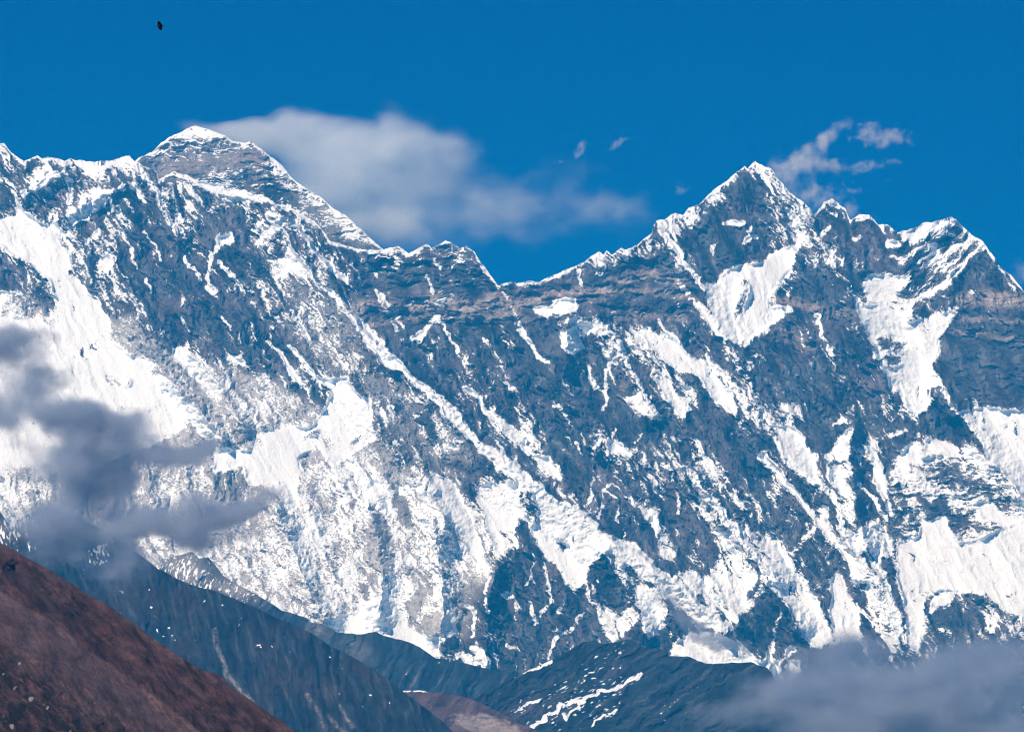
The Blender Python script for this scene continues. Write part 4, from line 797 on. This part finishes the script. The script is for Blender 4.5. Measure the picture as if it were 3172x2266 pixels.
# ------------------------------------------------------------------ clouds: billows of vapour with real depth
def cloud(name, label, Y, puffs, dens, colour, aniso, lam, wisp, lo=.3, hi=.9, core=.5, group=None, thick=.6, stretch=(1, 1, 1), det=5, seed=0, rough=.6, warp=1.3):
    """puffs: (u, v, half width px, half height px, tilt deg, weight); the vapour thins out towards each puff's edge, torn by noise of lam metres"""
    shift = lam * warp
    c0 = ray_point(np.mean([p[0] for p in puffs]), np.mean([p[1] for p in puffs]), Y)
    m, nt, out = nodes(name + '_vapour')
    N = nt.nodes.new; L = nt.links.new
    def mth(op, a, b=None, clamp=False):
        n = N('ShaderNodeMath'); n.operation = op; n.use_clamp = clamp
        for k, x in enumerate((a, b)):
            if x is None: continue
            if isinstance(x, (int, float)): n.inputs[k].default_value = x
            else: L(x, n.inputs[k])
        return n.outputs[0]
    tc = N('ShaderNodeTexCoord')
    pos = tc.outputs['Object']
    mp = N('ShaderNodeVectorMath'); mp.operation = 'MULTIPLY'; mp.inputs[1].default_value = tuple(1 / (lam * s) for s in stretch)
    L(pos, mp.inputs[0])
    off = N('ShaderNodeVectorMath'); off.operation = 'ADD'; off.inputs[1].default_value = (seed * 3.7, seed * 1.9, seed * 5.3); L(mp.outputs[0], off.inputs[0])
    wn = N('ShaderNodeTexNoise'); wn.inputs['Detail'].default_value = 2; wn.inputs['Scale'].default_value = .8; L(off.outputs[0], wn.inputs['Vector'])
    wd = N('ShaderNodeVectorMath'); wd.operation = 'MULTIPLY_ADD'; wd.inputs[1].default_value = (shift, shift, shift * .8); wd.inputs[2].default_value = (-shift / 2, -shift / 2, -shift * .4)
    L(wn.outputs['Color'], wd.inputs[0])
    wp = N('ShaderNodeVectorMath'); wp.operation = 'ADD'; L(wd.outputs[0], wp.inputs[0]); L(pos, wp.inputs[1])
    no = N('ShaderNodeTexNoise'); no.inputs['Detail'].default_value = det; no.inputs['Scale'].default_value = 1.0; no.inputs['Roughness'].default_value = rough
    L(off.outputs[0], no.inputs['Vector'])
    total = None
    bm = bmesh.new()
    for (u, v, rx, ry, tilt, wgt) in puffs:
        c = ray_point(u, v, Y) - c0
        mpx = Y / FPX
        r = np.array([rx * mpx, max(rx, ry) * mpx * thick if thick else ry * mpx, ry * mpx])
        r[1] = min(r[1], 900)
        g = N('ShaderNodeMapping'); g.vector_type = 'TEXTURE'
        g.inputs['Location'].default_value = c; g.inputs['Rotation'].default_value = (0, math.radians(tilt), 0); g.inputs['Scale'].default_value = r
        L(wp.outputs[0], g.inputs['Vector'])
        ln = N('ShaderNodeVectorMath'); ln.operation = 'LENGTH'; L(g.outputs[0], ln.inputs[0])
        f = mth('MULTIPLY', mth('SUBTRACT', 1.0, ln.outputs['Value'], True), wgt * 1.0)
        total = f if total is None else mth('MAXIMUM', total, f) if False else mth('SUBTRACT', mth('ADD', total, f), mth('MULTIPLY', total, f))
        ret = bmesh.ops.create_icosphere(bm, subdivisions=3, radius=1.0)
        ca, sa = math.cos(math.radians(tilt)), math.sin(math.radians(tilt))
        for w in ret['verts']:
            e = shift * .22; x, y, z = w.co.x * (r[0] + e), w.co.y * (r[1] + e), w.co.z * (r[2] + e)
            w.co = (c[0] + x * ca + z * sa, c[1] + y, c[2] - x * sa + z * ca)
    base = N('ShaderNodeMapRange'); base.interpolation_type = 'SMOOTHSTEP'; base.inputs['From Max'].default_value = core; L(total, base.inputs['Value'])
    f = mth('ADD', base.outputs[0], mth('MULTIPLY', mth('SUBTRACT', no.outputs['Fac'], .5), wisp))
    mr = N('ShaderNodeMapRange'); mr.interpolation_type = 'SMOOTHSTEP'
    mr.inputs['From Min'].default_value = lo; mr.inputs['From Max'].default_value = hi
    L(f, mr.inputs['Value'])
    edge = mth('MULTIPLY', total, 8.0, True)
    d = mth('MULTIPLY', mth('MULTIPLY', mr.outputs[0], edge), dens)
    vol = N('ShaderNodeVolumePrincipled')
    vol.inputs['Color'].default_value = (*colour, 1); vol.inputs['Anisotropy'].default_value = aniso
    L(d, vol.inputs['Density']); L(vol.outputs[0], out.inputs['Volume'])
    me = bpy.data.meshes.new(name); bm.to_mesh(me); bm.free()
    me.materials.append(m)
    o = bpy.data.objects.new(name, me); COL.objects.link(o); o.location = c0
    md = o.modifiers.new('hull', 'REMESH'); md.mode = 'VOXEL'
    md.voxel_size = max(12.0, min(min(p[2], p[3]) for p in puffs) * Y / FPX * .3)
    setp(o, label, 'cloud', None, group)
    return o
def wisp(name, label, Y, puffs, dens, colour, aniso, lam, wisp_, **k):
    k.update(lo=.4, hi=1.9, core=.95)
    return cloud(name, label, Y, [(p[0], p[1], p[2] * 1.45, p[3] * 1.5, p[4], p[5]) for p in puffs], dens * 1.05, colour, aniso, lam * .7, 3.4, **k)
def pf(t, x, y, rx, ry, tilt=0, w=1.0):
    (u, v), = T(t, [(x, y)])
    return (u, v, rx / KZ, ry / KZ, tilt, w)

cloud('plume_cloud', 'large soft white plume cloud streaming right from the left summit pyramid', 30500,
      [pf('B', -180, 200, 420, 70, -2, .7), pf('B', 100, 260, 500, 190, 0, .95), pf('B', 450, 350, 520, 300, 0, 1), pf('B', 520, 620, 560, 380, 20, 1), pf('B', 520, 240, 460, 200, -4, 1), pf('B', 250, 420, 380, 260, 20, 1), pf('B', 700, 480, 420, 330, 10, 1), pf('B', 900, 300, 430, 270, 15, .95), pf('B', 1150, 450, 330, 260, 30, .75), pf('B', 900, 560, 380, 280, 0, .9), pf('B', 830, 650, 420, 380, 10, .95), pf('B', 1200, 500, 420, 330, 20, .62), pf('B', 1150, 800, 420, 250, 20, .66), pf('B', 1550, 700, 480, 300, 15, .45), pf('B', 300, 700, 420, 300, 30, .9), pf('C', 250, 650, 560, 330, 5, .36), pf('C', 650, 750, 380, 260, 0, .3)],
      .0085, (.90, .96, 1), -.25, 420, 2.0, lo=.02, hi=1.45, core=.85, thick=.5, stretch=(1.2, 1, .9), seed=1, det=6)
wisp('wisp_cloud', 'white wisp blowing up and right off the sharp summit', 29500,
      [pf('D', 130, 470, 190, 110, -20), pf('D', 280, 340, 190, 60, -38, .95), pf('D', 400, 250, 170, 50, -50, .9), pf('D', 480, 180, 110, 34, -10, .8), pf('D', 340, 440, 190, 50, -5, .9), pf('D', 440, 445, 90, 26, 5, .7), pf('D', 220, 600, 200, 90, 20, .7), pf('D', 400, 600, 160, 90, 0, .55), pf('D', 430, 700, 230, 130, 15, .62), pf('D', 560, 720, 90, 60, 0, .5)],
      .012, (1, 1, 1), -.25, 120, .8, thick=.6, seed=2)
wisp('wisp_cloud', 'torn white scrap of cloud hanging right of the sharp summit, highest of the scraps', 29500,
      [pf('D', 640, 225, 90, 70, -35), pf('D', 570, 250, 80, 30, -15, .8), pf('D', 740, 260, 120, 60, 0), pf('D', 820, 240, 90, 55, 0), pf('D', 890, 285, 50, 34, 30, .8), pf('D', 640, 165, 80, 22, 0, .7), pf('D', 720, 285, 110, 40, 10, .7)],
      .012, (1, 1, 1), -.25, 90, .8, thick=.6, seed=3, group='scraps of cloud by the sharp summit')
wisp('wisp_cloud', 'thin flat strip of cloud below the highest scrap right of the summit', 29500,
      [pf('D', 570, 450, 90, 30, -10), pf('D', 660, 430, 110, 34, -5), pf('D', 790, 405, 80, 18, 10, .6), pf('D', 830, 430, 30, 40, 0, .5), pf('D', 780, 505, 60, 34, -30, .6)],
      .012, (1, 1, 1), -.25, 80, .8, thick=.6, seed=4, group='scraps of cloud by the sharp summit')
wisp('wisp_cloud', 'smallest faint scrap of cloud just above the small side summit', 29500, [pf('D', 560, 588, 75, 26, 3, .8)], .012, (1, 1, 1), -.25, 80, .8, seed=5, group='scraps of cloud by the sharp summit')
wisp('wisp_cloud', 'slim upright wisp alone in the blue sky, leftmost above the saddle', 30500, [pf('C', 410, 325, 38, 70, 25), pf('C', 385, 365, 22, 40, 15, .8)], .012, (1, 1, 1), -.25, 80, .8, seed=6, group='small wisps above the saddle')
wisp('wisp_cloud', 'slanting wisp with a hooked tail above the saddle', 30500, [pf('C', 620, 305, 70, 30, -45), pf('C', 680, 268, 70, 20, -15, .7), pf('C', 555, 305, 22, 34, 0, .6)], .012, (1, 1, 1), -.25, 80, .8, seed=7, group='small wisps above the saddle')
wisp('wisp_cloud', 'faint wisp near the plume, below the slim upright one', 30500, [pf('C', 265, 415, 45, 45, -20, .7)], .010, (1, 1, 1), -.25, 80, .8, seed=8, group='small wisps above the saddle')
wisp('wisp_cloud', 'pale fleck left of the sharp summit, low above the snow ridge', 30500, [pf('C', 1030, 570, 75, 55, 10, .75), pf('C', 1060, 605, 60, 30, 0, .6)], .010, (1, 1, 1), -.25, 90, .8, seed=9, group='small wisps above the saddle')
wisp('wisp_cloud', 'soft white cloud emerging behind the right frame edge slope', 29500, [pf('D', 1640, 1120, 170, 110, 0), pf('D', 1580, 1040, 90, 60, -40, .6)], .006, (1, 1, 1), -.25, 200, .6, seed=10)

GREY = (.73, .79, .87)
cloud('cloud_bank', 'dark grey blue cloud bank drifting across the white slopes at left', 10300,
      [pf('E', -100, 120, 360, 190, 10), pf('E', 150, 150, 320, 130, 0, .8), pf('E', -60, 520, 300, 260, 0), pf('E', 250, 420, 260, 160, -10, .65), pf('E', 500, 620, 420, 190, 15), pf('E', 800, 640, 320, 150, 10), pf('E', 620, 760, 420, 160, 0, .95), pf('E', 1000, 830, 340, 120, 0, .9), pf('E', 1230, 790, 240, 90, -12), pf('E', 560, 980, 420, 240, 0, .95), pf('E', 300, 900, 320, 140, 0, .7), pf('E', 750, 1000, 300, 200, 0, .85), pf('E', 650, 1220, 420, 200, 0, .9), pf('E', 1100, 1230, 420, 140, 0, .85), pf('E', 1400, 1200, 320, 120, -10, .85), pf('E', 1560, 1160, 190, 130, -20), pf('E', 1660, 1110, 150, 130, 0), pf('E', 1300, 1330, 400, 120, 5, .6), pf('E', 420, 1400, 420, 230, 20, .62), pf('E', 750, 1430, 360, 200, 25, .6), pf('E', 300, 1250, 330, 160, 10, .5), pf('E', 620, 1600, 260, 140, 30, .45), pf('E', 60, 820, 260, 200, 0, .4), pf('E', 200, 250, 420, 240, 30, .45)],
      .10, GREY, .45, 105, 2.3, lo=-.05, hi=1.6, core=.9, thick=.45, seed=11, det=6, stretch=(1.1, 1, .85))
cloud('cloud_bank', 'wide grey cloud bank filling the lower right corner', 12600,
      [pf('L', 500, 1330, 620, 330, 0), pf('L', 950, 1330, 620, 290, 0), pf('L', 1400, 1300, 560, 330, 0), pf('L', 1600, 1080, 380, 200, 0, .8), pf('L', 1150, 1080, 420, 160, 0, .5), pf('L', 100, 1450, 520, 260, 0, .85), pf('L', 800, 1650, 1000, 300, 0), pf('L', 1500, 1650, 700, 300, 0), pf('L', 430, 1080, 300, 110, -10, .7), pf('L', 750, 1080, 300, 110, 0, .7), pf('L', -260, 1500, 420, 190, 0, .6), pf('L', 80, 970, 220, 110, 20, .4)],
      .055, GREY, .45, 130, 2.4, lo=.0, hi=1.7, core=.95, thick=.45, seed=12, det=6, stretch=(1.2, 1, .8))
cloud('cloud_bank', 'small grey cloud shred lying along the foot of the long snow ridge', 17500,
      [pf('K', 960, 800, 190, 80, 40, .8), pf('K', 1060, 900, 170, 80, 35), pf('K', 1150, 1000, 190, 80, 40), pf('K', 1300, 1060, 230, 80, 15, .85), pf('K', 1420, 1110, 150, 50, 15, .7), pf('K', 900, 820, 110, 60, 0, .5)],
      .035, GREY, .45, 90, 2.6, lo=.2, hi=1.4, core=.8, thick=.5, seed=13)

# ------------------------------------------------------------------ bird
def bird():
    m, nt, out = nodes('black_feathers')
    b = nt.nodes.new('ShaderNodeBsdfPrincipled'); nt.links.new(b.outputs[0], out.inputs['Surface'])
    n = nt.nodes.new('ShaderNodeTexNoise'); n.inputs['Scale'].default_value = 40
    mr = nt.nodes.new('ShaderNodeMix'); mr.data_type = 'RGBA'
    mr.inputs['A'].default_value = (.004, .004, .006, 1); mr.inputs['B'].default_value = (.012, .011, .013, 1)
    nt.links.new(n.outputs['Fac'], mr.inputs['Factor']); nt.links.new(mr.outputs['Result'], b.inputs['Base Color'])
    b.inputs['Roughness'].default_value = .7
    Y = 420.0
    mpx = Y / FPX                                    # metres per photograph pixel at the bird
    k = mpx * 120 / 2274.0                           # the bird was measured in a closer look
    cx, cy = 1060, 770
    bm = bmesh.new()
    # body: rings from beak (left) to tail tip (right)
    rings = [(820, 752, 4, 4), (850, 750, 22, 24), (890, 752, 42, 40), (940, 756, 70, 60), (1020, 760, 95, 80), (1110, 764, 85, 70), (1180, 766, 50, 46), (1240, 770, 40, 26), (1310, 776, 34, 14), (1362, 782, 22, 5)]
    ns = 12; prev = None; first = last = None
    for (x, y, ry, rz) in rings:
        ring = []
        for i in range(ns):
            a = 2 * math.pi * i / ns
            ring.append(bm.verts.new(((x - cx) * k, math.cos(a) * ry * k, -(y - cy) * k + math.sin(a) * rz * k * .75)))
        if prev:
            for i in range(ns): bm.faces.new((prev[i], prev[(i + 1) % ns], ring[(i + 1) % ns], ring[i]))
        else: bm.faces.new(ring[::-1])
        prev = ring
    bm.faces.new(prev)
    # wings: one raised, one lowered, seen almost from the side as the bird banks
    def wing(lead, trail, y0, y1):
        top = []; bot = []
        n = len(lead)
        for i in range(n):
            t = i / (n - 1); y = (y0 + (y1 - y0) * t) * k; th = (13 * (1 - t) + 3) * k
            row = []
            for s in (0, .35, .7, 1):
                x = lead[i][0] + (trail[i][0] - lead[i][0]) * s; z = lead[i][1] + (trail[i][1] - lead[i][1]) * s
                row.append(((x - cx) * k, y, -(z - cy) * k, th * (1 - abs(s - .35))))
            top.append([bm.verts.new((p[0], p[1] - p[3], p[2])) for p in row])
            bot.append([bm.verts.new((p[0], p[1] + p[3], p[2])) for p in row])
        for g, fl in ((top, 0), (bot, 1)):
            for i in range(n - 1):
                for j in range(3):
                    q = (g[i][j], g[i][j + 1], g[i + 1][j + 1], g[i + 1][j])
                    bm.faces.new(q[::-1] if fl else q)
        for i in range(n - 1):
            for j in (0, 3): bm.faces.new((top[i][j], top[i + 1][j], bot[i + 1][j], bot[i][j]))
        for i in (0, n - 1):
            for j in range(3): bm.faces.new((top[i][j], bot[i][j], bot[i][j + 1], top[i][j + 1]))
    wing([(925, 770), (915, 690), (902, 620), (925, 572), (965, 548)], [(1200, 775), (1165, 690), (1105, 615), (1060, 570), (1020, 548)], -20, -260)
    wing([(915, 770), (930, 840), (950, 905), (1010, 945), (1090, 980)], [(1200, 780), (1190, 840), (1172, 905), (1158, 950), (1140, 992)], 20, 260)
    bmesh.ops.recalc_face_normals(bm, faces=bm.faces)
    me = bpy.data.meshes.new('bird'); bm.to_mesh(me); bm.free()
    for p in me.polygons: p.use_smooth = True
    me.materials.append(m)
    o = bpy.data.objects.new('bird', me); COL.objects.link(o)
    o.location = ray_point(440 + cx * 120 / 2274.0, 40 + cy * 80 / 1516.0, Y)
    setp(o, 'small black bird in flight with one wing raised, alone in the sky at upper left', 'bird')
bird()

# ------------------------------------------------------------------ haze
def haze():
    m, nt, out = nodes('air')
    v = nt.nodes.new('ShaderNodeVolumePrincipled')
    v.inputs['Color'].default_value = HAZE_COL
    v.inputs['Absorption Color'].default_value = (1, 1, 1, 1)
    v.inputs['Density'].default_value = HAZE_D
    v.inputs['Anisotropy'].default_value = 0.0
    nt.links.new(v.outputs[0], out.inputs['Volume'])
    bm = bmesh.new()
    bmesh.ops.create_cube(bm, size=1)
    me = bpy.data.meshes.new('haze'); bm.to_mesh(me); bm.free()
    me.materials.append(m)
    o = bpy.data.objects.new('haze', me); COL.objects.link(o)
    x0, x1, y0, y1, z0, z1 = -9000, 9000, -6000, 29500, -5, 6050
    o.location = ((x0 + x1) / 2, (y0 + y1) / 2, (z0 + z1) / 2); o.scale = (x1 - x0, y1 - y0, z1 - z0)
    setp(o, 'thin blue air between the valley and the far mountains', 'haze', 'stuff')
HAZE_COL = (.008, .44, .98, 1)
HAZE_D = 2.6e-5
haze()
